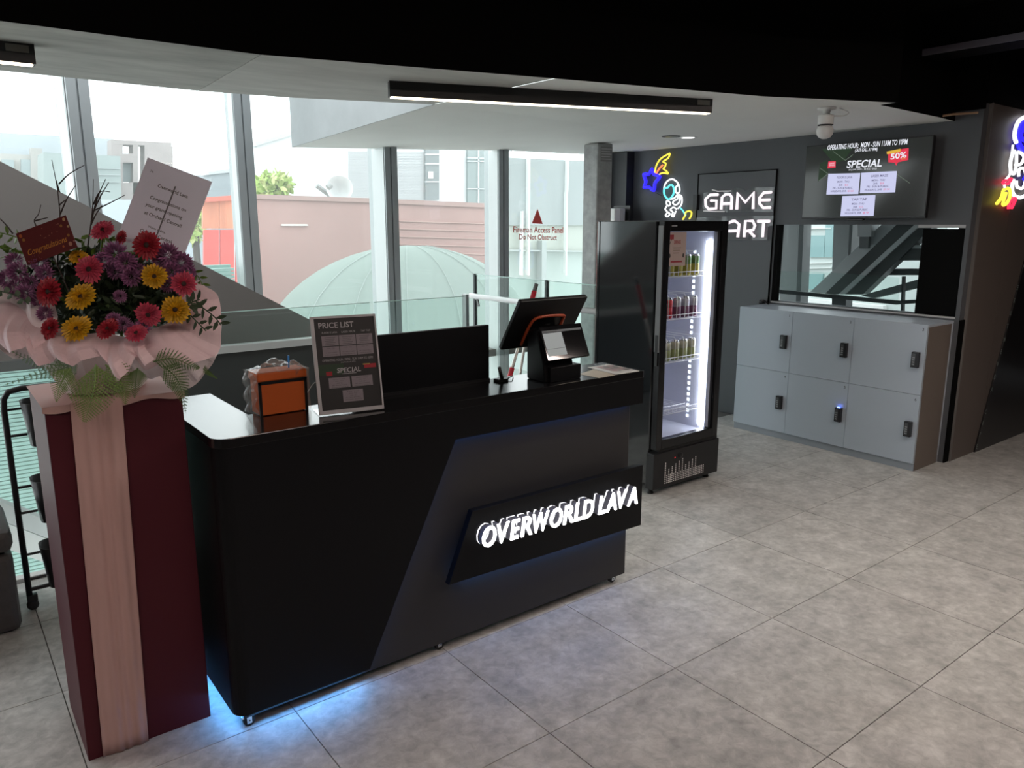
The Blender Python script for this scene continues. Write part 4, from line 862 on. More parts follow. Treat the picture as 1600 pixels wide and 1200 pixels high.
# wrapped basket that carries the stems
bc = V(((PX0 + PX1) / 2, (PY0 + PY1) / 2, PZ + .016)); mb = MB(); n_ = 28
RG = [[bc + V((rr * math.cos(2 * PI * k / n_) * (1 + .05 * (k % 2)), rr * math.sin(2 * PI * k / n_) * (1 + .05 * (k % 2)), zz)) for k in range(n_)] for rr, zz in ((.12, 0), (.14, .05), (.17, .11), (.185, .15), (.12, .155))]
mb.add([p for q in RG for p in q], [(a_ * n_ + k, a_ * n_ + (k + 1) % n_, (a_ + 1) * n_ + (k + 1) % n_, (a_ + 1) * n_ + k) for a_ in range(4) for k in range(n_)] + [tuple(range(n_ - 1, -1, -1)), tuple(4 * n_ + k for k in range(n_))]); mb.build('wrapped_basket', wrapw, ar)
# dark filler foliage
leafm = mat('dark_green_leaf', (.022, .045, .014), .5); leafl = mat('fresh_green_leaf', (.10, .18, .02), .5)
rl_ = random.Random(11); mb = MB()
def leaf(mb, p, d, n_, L, W, mi=0):
    s_ = d.cross(n_).normalized() * W; mb.add([p, p + d * L * .35 + s_ - n_ * L * .05, p + d * L * .75 + s_ * .7 - n_ * L * .02, p + d * L, p + d * L * .75 - s_ * .7 - n_ * L * .02, p + d * L * .35 - s_ - n_ * L * .05], [(0, 1, 2, 3), (0, 3, 4, 5)], mi)
def rv(r=rl_): return V((r.gauss(0, 1), r.gauss(0, 1), r.gauss(0, 1))).normalized()
for _ in range(1500):
    a_ = rl_.random() * 2 * PI; rr = math.sqrt(rl_.random())
    x, y = 165 + 140 * rr * math.cos(a_), 458 + 68 * rr * math.sin(a_)
    p = fpos(x, y, rl_.uniform(.0, .16) + .06 * rr); d = rv(); leaf(mb, p, d, rv(), rl_.uniform(.02, .045), rl_.uniform(.005, .010), 1 if rl_.random() < .06 else 0)
mb.build('filler_foliage', [leafm, leafl], ar)['kind'] = 'stuff'
fc = fpos(165, 462, .17); rr_2 = random.Random(8); mb = MB()
mb.grid(lambda s, t: fc + (RIGHT * .235 * math.cos(2 * PI * s) * math.sin(PI * t) + FWD * .09 * math.sin(2 * PI * s) * math.sin(PI * t) + CUP * .105 * math.cos(PI * t)) * (1 + .10 * math.sin(17 * s * 2 * PI / 2) * math.sin(11 * t)), 40, 20); mb.build('foam_core', mat('mossy_foam', (.016, .028, .012), .95, bump=.6, nscale=60, noise=.4), ar)
mb = MB()
for _ in range(90):
    x, y = rl_.choice(((50, 400), (115, 405), (175, 380), (130, 390), (185, 400), (20, 395))); p = fpos(x + rl_.gauss(0, 9), y + rl_.gauss(0, 9), rl_.uniform(.06, .14)); leaf(mb, p, rv(), rv(), .04, .007)
mb.build('fresh_sprigs', leafl, ar)['kind'] = 'stuff'
# dark olive sprig at the right and round leaf sprig at the left
def sprig(pts, nl, L, W, m, d=-.08, name='leaf_sprig'):
    path = smooth_path([fpos(x, y, d) for x, y in pts], 8); mb = MB(); mb.tube(path, .002, 5)
    for k in range(nl):
        i = int((k + .5) / nl * (len(path) - 2)); t_ = (path[i + 1] - path[i]).normalized(); sd = t_.cross(FWD).normalized() * (1 if k % 2 else -1)
        leaf(mb, path[i], (t_ * .6 + sd).normalized(), (FWD * -1 + rv() * .4).normalized(), L, W)
    mb.build(name, m, ar)
sprig([(285, 480), (310, 478), (335, 495), (345, 508)], 10, .035, .007, leafm); sprig([(295, 490), (310, 505), (322, 517)], 6, .03, .006, leafm); sprig([(292, 478), (300, 472), (312, 468)], 6, .035, .007, leafm)
sprig([(45, 475), (25, 462), (0, 455), (-20, 452)], 8, .022, .009, mat('grey_green_leaf', (.07, .11, .06), .5)); sprig([(30, 372), (10, 366), (-10, 362)], 5, .03, .006, leafl, .05); sprig([(300, 420), (312, 436), (320, 455)], 7, .03, .005, leafl, .08)
# fern fronds
fernm = mat('fern_green', (.15, .24, .05), .55); fernd = mat('fern_dark_green', (.085, .15, .035), .55)
def fern(pts, W, m, d0=-.2, d1=-.24, n_=18):
    N = len(pts); path = smooth_path([fpos(x, y, d0 + (d1 - d0) * k / (N - 1)) for k, (x, y) in enumerate(pts)], 8); mb = MB(); mb.tube(path, [.0025 * (1 - .8 * i / len(path)) for i in range(len(path))], 5)
    for k in range(n_):
        f = .06 + .93 * k / n_; i = min(int(f * (len(path) - 1)), len(path) - 2); p = path[i].lerp(path[i + 1], f * (len(path) - 1) - i); t_ = (path[i + 1] - path[i]).normalized()
        plen = sum((path[q + 1] - path[q]).length for q in range(len(path) - 1)); L = W * min(1, .55 + f * 3) * (1.02 - f) ** 1.05
        for sg in (1, -1):
            sd = t_.cross(FWD * -1).normalized() * sg; dr = (t_ * .5 + sd * .85 - CUP * .1).normalized(); nn = dr.cross(t_).normalized()
            ML = 9
            for q in range(ML):
                b_ = p + dr * L * q / ML; l2 = min(1, L / (W * .45)) * plen / n_ * .95 * (1 - .75 * q / ML)
                for s2 in (1, -1):
                    e_ = (dr * .6 + dr.cross(nn).normalized() * s2 * .8); mb.add([b_, b_ + dr * L * .8 / ML, b_ + e_ * l2 + FWD * .002], [(0, 1, 2)])
            mb.add([p, p + dr * L * .5 + nn.cross(dr) * .0015, p + dr * L, p + dr * L * .5 - nn.cross(dr) * .0015], [(0, 1, 2, 3)])
    mb.build('fern_frond', m, ar)
fern([(150, 570), (148, 600), (140, 635), (132, 660)], .12, fernm, -.22, -.27, 20)
fern([(165, 570), (185, 590), (195, 612), (196, 632)], .07, fernm, -.2, -.22)
fern([(120, 565), (100, 575), (60, 585), (5, 602)], .05, fernd, -.18, -.1)
fern([(115, 570), (80, 570), (45, 562), (12, 545)], .045, fernd, -.14, -.02)
fern([(255, 572), (275, 590), (285, 615), (290, 645)], .06, fernd, -.12, -.14)
fern([(240, 565), (270, 560), (300, 572), (312, 575)], .045, fernd, -.13, -.10)
fern([(215, 575), (212, 595), (210, 622)], .05, fernd, -.16, -.18)
fern([(310, 570), (325, 582), (340, 592)], .02, leafl, .05, .05)
fern([(110, 575), (95, 600), (88, 628)], .06, fernm, -.2, -.22)
# flowers: shared meshes, one object per head
def head_mesh(kind, cols):
    mb = MB()
    r_ = random.Random(kind)
    if kind.startswith('g'):
        for layer, (n_, L, lift, W) in enumerate(((22, 1.0, .10, .115), (20, .86, .20, .105), (14, .5, .28, .07))):
            for k in range(n_):
                a_ = 2 * PI * (k + .5 * layer + r_.uniform(-.15, .15)) / n_; c, s_ = math.cos(a_), math.sin(a_); LL = L * r_.uniform(.9, 1.05)
                pr = lambda r, w2, h: V((r * c - w2 * s_, r * s_ + w2 * c, h))
                mb.add([pr(.12, 0, .03), pr(.45 * LL, W, lift + .02), pr(.85 * LL, W * .9, lift + .02 - .05), pr(LL, 0, lift - .06), pr(.85 * LL, -W * .9, lift - .03), pr(.45 * LL, -W, lift)], [(0, 1, 2, 3), (0, 3, 4, 5)], layer % 2)
    else:
        for layer, (n_, rad, el) in enumerate(((18, 1.0, -.25), (18, 1.0, .1), (17, .98, .42), (14, .95, .72), (10, .9, 1.02), (6, .85, 1.3))):
            for k in range(n_):
                a_ = 2 * PI * (k + .5 * (layer % 2) + r_.uniform(-.2, .2)) / n_; e = el + r_.uniform(-.1, .1); d = V((math.cos(a_) * math.cos(e), math.sin(a_) * math.cos(e), math.sin(e))); t_ = V((-math.sin(a_), math.cos(a_), 0)); up_ = d.cross(t_) * -1
                Rr = rad * r_.uniform(.9, 1.05); W = .10
                mb.add([d * .25, d * Rr * .7 + t_ * W, d * Rr + up_ * -.10, d * Rr * .7 - t_ * W], [(0, 1, 2), (0, 2, 3)], layer % 2)
    o = mb.build(kind, cols); me = o.data; bpy.data.objects.remove(o); return me
def center_mesh(n):
    o = MB().lathe((0, 0, .02), [(.01, -.02), (.2, 0), (.21, .06), (.15, .12), (.05, .14)], 14).build(n, mat('flower_dark_eye', (.03, .012, .008), .7), smooth=True); me = o.data; bpy.data.objects.remove(o); return me
cen = center_mesh('eye')
def pair(n, c1, f=.75): return [mat(n, c1, .55), mat(n + '_inner', tuple(x * f for x in c1), .55)]
KM = {'pink': head_mesh('g1', pair('pink_petal', (.62, .07, .13))), 'red': head_mesh('g2', pair('crimson_petal', (.42, .018, .035))), 'yellow': head_mesh('g3', pair('yellow_petal', (.68, .38, .01))), 'mum': head_mesh('m1', pair('plum_petal', (.23, .085, .18), 1.5)), 'lilac': head_mesh('m2', pair('lilac_petal', (.32, .13, .25), .8))}
def flower(kind, x, y, r, d=0.0, tilt=(0, 0)):
    nm = {'mum': 'chrysanthemum', 'lilac': 'chrysanthemum', 'yellow': 'yellow_gerbera', 'pink': 'pink_gerbera', 'red': 'red_gerbera'}[kind]
    o = bpy.data.objects.new(nm, KM[kind]); COL.objects.link(o); o.parent = ar
    p = fpos(x, y, d); o.location = p - ar.location; rad = r * (DEP + d) / FPX; o.scale = (rad,) * 3
    nrm = (FWD * -1 + RIGHT * tilt[0] + CUP * tilt[1]).normalized(); q = nrm.to_track_quat('Z', 'Y') @ Quaternion((0, 0, 1), rl_.random() * 6); o.rotation_mode = 'QUATERNION'; o.rotation_quaternion = q
    if kind in ('pink', 'red', 'yellow'):
        c = bpy.data.objects.new('flower_eye', cen); COL.objects.link(c); c.parent = o
        if kind == 'yellow': c.scale = (.8, .8, .8)
for k, x, y, r, d, t in (('pink', 161, 360, 20, -.02, (0, .5)), ('red', 230, 383, 24, -.06, (0, -.1)), ('pink', 140, 421, 24, -.08, (0, 0)), ('red', 77, 456, 25, -.1, (-.2, .0)), ('pink', 287, 444, 21, -.06, (.5, .1)), ('pink', 232, 491, 22, -.14, (.1, -.5)), ('red', 169, 514, 21, -.16, (-.2, .6)), ('pink', 213, 521, 19, -.17, (.1, .7)), ('red', 79, 513, 19, -.12, (-.3, .1)), ('red', 190, 372, 14, .03, (-.5, .2)),
                         ('yellow', 241, 432, 21, -.08, (.4, .1)), ('yellow', 127, 464, 27, -.14, (-.1, .5)), ('yellow', 274, 484, 24, -.1, (.2, .0)), ('yellow', 120, 514, 26, -.16, (0, .5)), ('yellow', 123, 402, 16, .0, (.4, .8)),
                         ('mum', 28, 425, 20, -.02, (-.3, 0)), ('mum', 22, 408, 16, .02, (-.2, .4)), ('mum', 62, 411, 17, -.02, (0, .3)), ('mum', 70, 427, 15, -.04, (.2, 0)), ('mum', 10, 436, 17, .0, (-.5, 0)), ('mum', 40, 458, 18, -.04, (-.2, -.2)), ('mum', 20, 450, 14, 0, (-.4, -.3)), ('mum', 48, 442, 14, 0, (0, 0)),
                         ('mum', 180, 396, 22, -.05, (0, .2)), ('mum', 197, 410, 19, -.06, (.3, 0)), ('mum', 163, 407, 17, -.03, (-.3, .1)), ('mum', 205, 432, 18, -.04, (.1, -.2)), ('mum', 216, 422, 14, -.02, (0, 0)), ('mum', 180, 425, 14, -.0, (0, 0)),
                         ('mum', 262, 398, 22, -.02, (0, .3)), ('mum', 284, 410, 19, -.0, (.4, .1)), ('mum', 293, 424, 15, .02, (.5, 0)), ('mum', 268, 424, 17, -.02, (0, -.1)), ('mum', 250, 408, 14, -.02, (-.3, 0)), ('mum', 262, 445, 14, -.02, (0, 0)),
                         ('lilac', 188, 463, 12, -.12, (0, 0)), ('lilac', 193, 506, 14, -.14, (0, .3)), ('mum', 70, 490, 14, -.06, (0, 0)), ('mum', 178, 500, 14, -.1, (0, .3)), ('mum', 225, 508, 14, -.12, (0, .2)), ('mum', 58, 470, 12, -.02, (0, 0)), ('lilac', 205, 512, 10, -.13, (0, 0))):
    flower(k, x, y, r, d, t)
mb = MB(); mb.tube([fpos(158, 395, .02), fpos(160, 375, .0), fpos(161, 362, .0)], .004, 6); mb.build('flower_stem', leafl, ar, smooth=True)
# bare twigs
twm = mat('brown_twig', (.05, .035, .03), .8)
def twig(lines, d=.12):
    mb = MB()
    for pts in lines:
        P = smooth_path([fpos(x, y, d) for x, y in pts], 4); mb.tube(P, [.0028 * (1 - .65 * i / len(P)) for i in range(len(P))], 5)
    mb.build('twig', twm, ar, smooth=True)
twig([[(90, 430), (91, 385), (94, 345), (91, 305), (88, 285), (81, 250)], [(93, 300), (88, 282)], [(92, 288), (108, 272), (132, 258)], [(94, 335), (105, 310), (118, 290)], [(93, 320), (103, 312)]])
twig([[(136, 395), (142, 350), (145, 320), (146, 280)], [(143, 345), (152, 310), (165, 280)], [(144, 335), (158, 305), (170, 285)], [(145, 330), (170, 318), (195, 305)], [(146, 320), (156, 300), (172, 300)], [(142, 352), (150, 335), (160, 320)]])
twig([[(60, 360), (55, 350), (54, 343), (60, 335), (64, 320)], [(55, 345), (75, 340)]]); twig([[(20, 365), (10, 352), (0, 342), (-10, 335)]])

# ---- cards standing in the flowers
def card(name, label, TLc, TRc, BRc, BLc, d, m, th):
    P = [fpos(*TLc, d), fpos(*TRc, d), fpos(*BRc, d), fpos(*BLc, d)]; O = P[3]; u = (P[2] - P[3]); v = (P[0] - P[3]); pl = Plane(O, u, v - u.normalized() * v.dot(u.normalized())); W, Hh = u.length, (P[0] - P[3]).length
    t = thing(name, label, 'card', (P[2] + P[3]) / 2); c = MB().obox(pl.at(W / 2, Hh / 2, -th / 2), pl.u * W / 2, pl.v * Hh / 2, pl.n * th / 2).build('board', m, t); return t, c, pl, W, Hh
ct, cb_, pl, W, Hh = card('greeting_card', 'white congratulation card with black lettering tilted above the flowers', (222, 243), (322, 281), (283, 410), (183, 372), .09, mat('white_card', (.80, .80, .90), .5), .004)
mb = MB(); ser = dict(offset=.01)
for tx, s_, t_, ww, hh in (('To:', .13, .855, .05, .026), ('Overworld Lava', .52, .72, .47, .038), ('Congratulations on', .52, .565, .56, .038), ('your grand opening', .5, .47, .57, .038), ('at Orchard Central!', .53, .375, .58, .038), ('Warm wishes,', .50, .245, .27, .024), ('Orchard Central', .52, .165, .49, .038), ('Management', .49, .075, .38, .038)):
    text(mb, pl, tx, s_ * W, t_ * Hh, ww * W, hh * Hh * 1.0, .0006, **ser)
mb.build('lettering', blackink, cb_)['kind'] = 'stuff'
MB().tube([pl.at(.53 * W, .80 * Hh, .001), pl.at(.53 * W, -.1, .001)], .0022, 6).build('stick', mat('grey_stick', (.16, .15, .16), .6), ct)
ct, cb_, pl, W, Hh = card('gold_red_card', 'small dark red congratulations card with gold script at the left of the flowers', (20, 367), (98, 338), (121, 386), (43, 415), -.04, mat('dark_red_card', (.11, .012, .012), .4), .002)
mb = MB(); text(mb, pl, 'Congratulations', .48 * W, .26 * Hh, .78 * W, .17 * Hh, .0006, 0, shear=.3, rot=.0)
rg = random.Random(4)
for (s_, t_, r_, mi) in ((.94, .9, .05, 1), (.85, .75, .045, 2), (.92, .42, .045, 2), (.9, .16, .065, 3), (.97, .66, .035, 1), (.76, .16, .035, 4), (.07, .88, .055, 4), (.1, .74, .05, 2), (.98, .2, .03, 3)):
    mb.add([pl.at((s_ + r_ * .55 * math.cos(k * PI / 6)) * W, (t_ + r_ * math.sin(k * PI / 6)) * Hh, .0005) for k in range(12)], [tuple(range(12))], mi)
for k in range(9):
    s_, t_ = rg.uniform(.4, .85), rg.uniform(.55, .9); mb.add([pl.at(s_ * W + .0016 * a_, t_ * Hh + .0016 * b_, .0006) for a_, b_ in ((-1, 0), (0, -1), (1, 0), (0, 1))], [(0, 1, 2, 3)], 3)
mb.build('gold_print', [mat('gold_script', (.55, .25, .04), .4), mat('pale_gold', (.5, .33, .16), .5), mat('bronze_gold', (.3, .14, .03), .5), mat('rose_gold', (.42, .22, .15), .5), mat('orange_bauble', (.4, .1, .02), .5)], cb_)['kind'] = 'stuff'
MB().tube([pl.at(.5 * W, .1 * Hh, -.003), pl.at(.55 * W, -.12, -.003)], .002, 6).build('stick', twm, ct)

# ================================================================== CART AND OTTOMAN AT THE LEFT
cy = 3.95
ca = thing('utility_trolley', 'slim black tube trolley with round bins behind the flower pedestal', 'trolley', (.45, cy, 0))
pA = [ony(47, 925, cy), ony(22, 720, cy), ony(12, 655, cy), ony(9, 635, cy), ony(14, 622, cy), ony(60, 613, cy)]
pA = [V((.225, cy, .07)), V((.225, cy, .95)), V((.23, cy, 1.0)), V((.25, cy, 1.03)), V((.30, cy, 1.04)), V((.62, cy, 1.04)), V((.67, cy, 1.03)), V((.69, cy, 1.0)), V((.70, cy, .95)), V((.70, cy, .07))]
MB().tube(pA, .013, 10).build('tube_frame', blackmetal, ca, smooth=True)
MB().tube([(.225, cy, .10), (.70, cy, .10)], .010, 8).tube([(.225, cy, .10), (.225, cy - .0, .09), (.225, cy + .25, .10)], .010, 8).build('base_bar', blackmetal, ca)
for z0 in (.78, .42, .10):
    bx_ = .40; zz = z0
    b_ = MB(); n_ = 24
    def ringp(r, z): return [V((bx_ + .115 * r * math.copysign(abs(math.cos(2 * PI * k / n_)) ** .6, math.cos(2 * PI * k / n_)), cy + .0 + .085 * r * math.copysign(abs(math.sin(2 * PI * k / n_)) ** .6, math.sin(2 * PI * k / n_)), z)) for k in range(n_)]
    L = ringp(.82, zz) + ringp(.9, zz + .1) + ringp(1.0, zz + .2) + ringp(.97, zz + .2) + ringp(.8, zz + .008)
    b_.add(L, [(r * n_ + k, r * n_ + (k + 1) % n_, (r + 1) * n_ + (k + 1) % n_, (r + 1) * n_ + k) for r in range(4) for k in range(n_)] + [tuple(range(n_ - 1, -1, -1)), tuple(4 * n_ + k for k in range(n_))])
    bn = b_.build('bin', mat('black_bin', (.008, .008, .009), .4), ca, smooth=True)
    for dz_, xe in ((.05, .30), (.17, .29)): MB().tube([(.235, cy, zz + dz_), (xe, cy, zz + dz_)], .006, 6).build('bin_bracket', blackmetal, bn)
for xx in (.225, .70):
    c_ = MB().box(xx - .012, xx + .03, cy - .015, cy + .015, .045, .075).build('caster', blackplast, ca); MB().lathe((xx + .008, cy - .012, .025), [(.012, 0), (.024, .002), (.025, .006), (.025, .018), (.024, .022), (.012, .024)], 14, (0, 1, 0)).build('wheel', rubber, c_, smooth=True)
ot = thing('ottoman', 'dark grey leather ottoman cut by the left edge of the picture', 'ottoman', (-.15, 4.0, 0))
leath = mat('grey_leather', (.075, .068, .066), .5, bump=.15, nscale=40, noise=.1)
MB().box(-.48, .175, 3.76, 4.2, .0, .36).build('base', leath, ot, bevel=.03)
MB().box(-.485, .182, 3.752, 4.21, .365, .47).build('lid', leath, ot, bevel=.035)

# ================================================================== CEILING FITTINGS
warm = emis('warm_lamp_strip', (1, .86, .66), 5)
rl_warm = emis('room_lamp_warm', (1, .82, .74), 52); rl_neutral = emis('room_lamp_neutral', (1, .93, .84), 74)
def linlamp(label, a, b, zt, h=.075, wd=.055, em=None, name='linear_lamp', bracket=0, light=0):
    a, b = V(a), V(b); d = (b - a).normalized(); s_ = V((-d.y, d.x, 0)); L = (b - a).length; c = (a + b) / 2
    t = thing(name, label, 'lamp', (c.x, c.y, zt), 'linear ceiling lamps')
    MB().obox((c.x, c.y, zt - h / 2), d * L / 2, s_ * wd / 2, V((0, 0, h / 2))).build('housing', blackmetal, t)
    MB().obox((c.x, c.y, zt - h - .002), d * (L / 2 - .01), s_ * (wd / 2 - .008), V((0, 0, .003))).build('diffuser', em or warm, t)
    if bracket:
        e = b - d * .06 - s_ * (wd / 2 + .001) * bracket; MB().obox((e.x, e.y, zt - .022), d * .04, s_ * .002, V((0, 0, .014))).build('end_bracket', mat('grey_bracket', (.2, .19, .17), .5, .4), t)
    if em is rl_neutral:  # plates added to keep this lamp's light off the upper wall
        for sg in (-1, 1):
            e = c + s_ * (wd / 2) * sg; MB().obox((e.x, e.y, zt - h - .02), d * L / 2, s_ * .002, V((0, 0, .022))).build('added_baffle', blackmetal, t); e = c + d * (L / 2) * sg; MB().obox((e.x, e.y, zt - h - .02), d * .002, s_ * wd / 2, V((0, 0, .022))).build('added_end_baffle', blackmetal, t)
    if zt > 2.6:
        for e in (a + d * .2, b - d * .2): MB().tube([(e.x, e.y, zt), (e.x, e.y, 3.05)], .003, 5).build('hanger', steel, t)
    return t
linlamp('long black linear lamp on the white soffit above the counter', (2.02, 3.665, 0), (3.80, 3.05, 0), CZ, bracket=1)
linlamp('black linear lamp on the concrete soffit at the upper left', (-1.1, 3.84, 0), (.487, 3.835, 0), CZ, bracket=1)
for lab, ax, ay, bx, by, em_ in (('linear lamp behind the viewer over the entrance', .4, -.2, 2.6, -1.0, rl_warm), ('linear lamp above the open floor between counter and lockers', 3.0, 1.75, 4.75, 1.1, rl_neutral), ('linear lamp above the viewers left', -1.6, .9, .1, .3, rl_warm), ('linear lamp above the floor by the black wall panel', 3.7, .5, 5.5, -.2, rl_warm)):
    linlamp(lab, (ax, ay, 0), (bx, by, 0), 2.95, em=em_, wd=.08)
# white ceiling camera
cm = thing('ceiling_camera', 'white dome camera hanging under the white soffit', 'camera', (4.62, 2.80, CZ)); c0 = V((4.62, 2.80, CZ))
MB().lathe(c0, [(.055, -.001), (.055, -.012), (.025, -.018), (.02, -.045)], 20).build('mount', white, cm, smooth=True)
MB().lathe(c0, [(.045, -.045), (.047, -.05), (.047, -.10), (.045, -.102)], 20).build('barrel', white, cm, smooth=True)
MB().lathe(c0, [(.046, -.102), (.046, -.106)], 20).build('seam', blackink, cm)
MB().lathe(c0, [(.03, -.106), (.044, -.115), (.052, -.135), (.048, -.16), (.035, -.178), (.015, -.187), (.002, -.188)], 20).build('ball', white, cm, smooth=True)
MB().tube(smooth_path([c0 + V((.02, -.02, -.05)), c0 + V((.08, -.07, -.05)), c0 + V((.1, -.09, -.03)), c0 + V((.06, -.05, -.005))], 6), .004, 6).build('cable', white, cm, smooth=True)
for k, (x, y) in enumerate(((1049, 213), (1075, 214.5))):
    p = onz(x, y, CZ); t = thing('downlight', ('left', 'right')[k] + ' one of two round recessed downlights over the neon signs', 'downlight', p, 'recessed downlights')
    MB().lathe(p + V((0, 0, -.004)), [(.075, 0), (.08, .004)], 24).build('trim_ring', mat('dark_trim', (.05, .05, .05), .5) if k == 0 else white, t)
    MB().lathe(p + V((0, 0, -.0055)), [(.055, 0), (.055, .001)], 24).build('lamp', mat('dim_lens', (.2, .2, .2), .3) if k == 0 else emis('downlight_glow', (1, 1, 1), 1.5), t)
p = onz(1325, 18, 2.98); sk = thing('sprinkler', 'small metal sprinkler head under the black ceiling', 'sprinkler', p)
MB().lathe(p, [(.008, -.03), (.012, -.02), (.01, .0), (.012, .07)], 10).build('stem', steel, sk, smooth=True); MB().lathe(p + V((0, 0, -.034)), [(.028, 0), (.03, .003), (.005, .004)], 14).build('deflector', steel, sk)

# ================================================================== OUTSIDE
def flat(pts, Y, th, name, m, par=None): return MB().prism([ony(x, y, Y) for x, y in pts], (0, th, 0)).build(name, m, par)
brk = mat('washed_brick_red_mesh', (.36, .225, .205), .85, noise=.06, nscale=.9)
bwl = thing('mesh_wall', 'long washed out red brown screen wall outside the windows', 'wall', (6, 13, 0))
flat([(385, 303), (590, 310), (790, 319), (790, 640), (385, 640)], 13, .2, 'screen', brk, bwl)
flat([(385, 303), (590, 310), (790, 319), (790, 326), (590, 317), (385, 310)], 12.95, .3, 'coping', mat('faded_coping', (.33, .22, .2), .8), bwl)
for k, y in enumerate(range(345, 480, 12)): flat([(625, y), (762, y + 4), (762, y + 5.2), (625, y + 1.2)], 12.97, .03, 'mesh_rib', mat('pale_rib', (.42, .28, .25), .8), bwl)
flat([(440, 350), (480, 350), (482, 353), (440, 353)], 12.96, .05, 'fixture', mat('pale_fixture', (.6, .55, .53), .7), bwl)
dm = thing('green_dome', 'pale green domed canopy in front of the red brown screen wall', 'dome', ony(655, 640, 11.8))
c_ = ony(640, 545, 11.9); top = ony(655, 383, 11.9); rx_ = (ony(748, 500, 11.9) - c_).length * 1.12; mb = MB()
mb.grid(lambda s, t: c_ + V((rx_ * 1.55 * math.cos(PI * s) * math.cos(t * PI / 2) , -.7 * math.sin(PI * s) * math.cos(t * PI / 2), (top.z - c_.z) * math.sin(t * PI / 2))), 28, 12)
dmo = mb.build('shell', mat('pale_sage_shell', (.21, .26, .235), .85), dm, smooth=True)
mb = MB()
for s in (.2, .3, .42, .55, .68, .8): mb.tube([c_ + V((rx_ * 1.56 * math.cos(PI * s) * math.cos(t * PI / 2), -.72 * math.sin(PI * s) * math.cos(t * PI / 2), (top.z - c_.z) * 1.01 * math.sin(t * PI / 2))) for t in [q / 10 for q in range(10)]], .006, 5)
mb.build('rib', mat('pale_rib_line', (.3, .35, .33), .7), dm)
hd = thing('red_hoarding', 'bright red and orange hoarding panels outside the left window', 'hoarding', (4.5, 11.5, 0))
hr = mat('hoarding_red', (.62, .085, .075), .7, noise=.12, nscale=1.2, stretch=(3, 1, .5)); ho = mat('hoarding_orange', (.62, .22, .13), .7, noise=.3, nscale=1.5, stretch=(4, 1, .4))
for xa, xb in ((317, 342), (343, 366), (367, 395)):
    flat([(xa, 313), (xb, 311), (xb, 357), (xa, 357)], 11.5, .06, 'upper_panel', ho, hd)
    flat([(xa + 2, 359), (xb, 359), (xb, 640), (xa + 2, 640)], 11.5, .06, 'lower_panel', hr, hd)
flat([(313, 309), (395, 303), (395, 311), (313, 316)], 11.42, .16, 'top_rail', mat('rail_red', (.6, .14, .1), .7), hd)
flat([(341, 415), (343, 415), (343, 432), (341, 432)], 11.45, .05, 'handle', white, hd); flat([(345, 415), (347, 415), (347, 432), (345, 432)], 11.45, .05, 'handle', white, hd)
wb = thing('white_building', 'long white clad building with narrow dark windows behind the screen wall', 'building', (10, 22, 0))
wc_ = mat('white_cladding', (.55, .56, .57), .7)
flat([(402, 226), (450, 211), (560, 176), (800, 176), (800, 740), (402, 740)], 22, 2, 'wall', wc_, wb)
flat([(400, 222), (450, 207), (560, 172), (560, 176), (450, 213), (400, 228)], 21.9, .4, 'roof_edge', mat('grey_roof_edge', (.42, .44, .45), .6), wb)
for k in range(34):
    y = 236 + k * 2.4; flat([(545, y), (664, y + .3), (664, y + 1.0), (545, y + .7)], 21.96, .05, 'siding_line', mat('pale_siding', (.56, .57, .58), .7), wb)
wdk = mat('grey_window', (.17, .19, .195), .4); wdl = mat('pale_window_frame', (.5, .52, .53), .5); wgr = mat('grey_green_window', (.2, .24, .24), .4)
f_ = flat([(665, 200), (686, 200), (686, 312), (665, 312)], 21.9, .12, 'window', wdk, wb)
for yy in (240, 255, 283): flat([(665, yy), (686, yy), (686, yy + 2), (665, yy + 2)], 21.86, .05, 'glazing_bar', wdl, f_)
flat([(670, 268), (677, 268), (677, 279), (670, 279)], 21.86, .05, 'paper', white, f_)
f_ = flat([(731, 200), (790, 200), (790, 317), (731, 317)], 21.9, .12, 'window', wgr, wb)
for yy in (246, 251, 294): flat([(731, yy), (790, yy + 1), (790, yy + 2.5), (731, yy + 1.5)], 21.86, .05, 'glazing_bar', wdl, f_)
flat([(747, 200), (749, 200), (749, 317), (747, 317)], 21.86, .05, 'glazing_bar', wdl, f_)
dsh = thing('satellite_dish', 'pale satellite dish above the screen wall', 'satellite dish', ony(535, 308, 15))
dc = ony(531, 302, 15); mb = MB(); Rd = (ony(549, 300, 15) - dc).length
mb.lathe(dc, [(.01, 0), (Rd * .6, .1), (Rd, .3), (Rd * 1.03, .3), (Rd * .6, .07), (.012, -.03)], 24, (ray(531, 300).normalized() * -1 + V((0, 0, .35)))); mb.build('reflector', mat('dish_white', (.55, .56, .56), .6), dsh, smooth=True)
MB().tube([ony(517, 289, 14.6), ony(512, 293, 14.6)], .06, 8).tube([ony(495, 290, 15), ony(515, 305, 15)], .05, 6).tube([V((dc.x, dc.y + .3, -6)), dc + V((0, .3, 0))], .05, 6).build('feed_arm', mat('dish_grey', (.3, .31, .31), .6), dsh)
tree_l = mat('washed_leaf_green', (.30, .42, .10), .7); tree_y = mat('washed_leaf_yellow', (.48, .52, .22), .7)
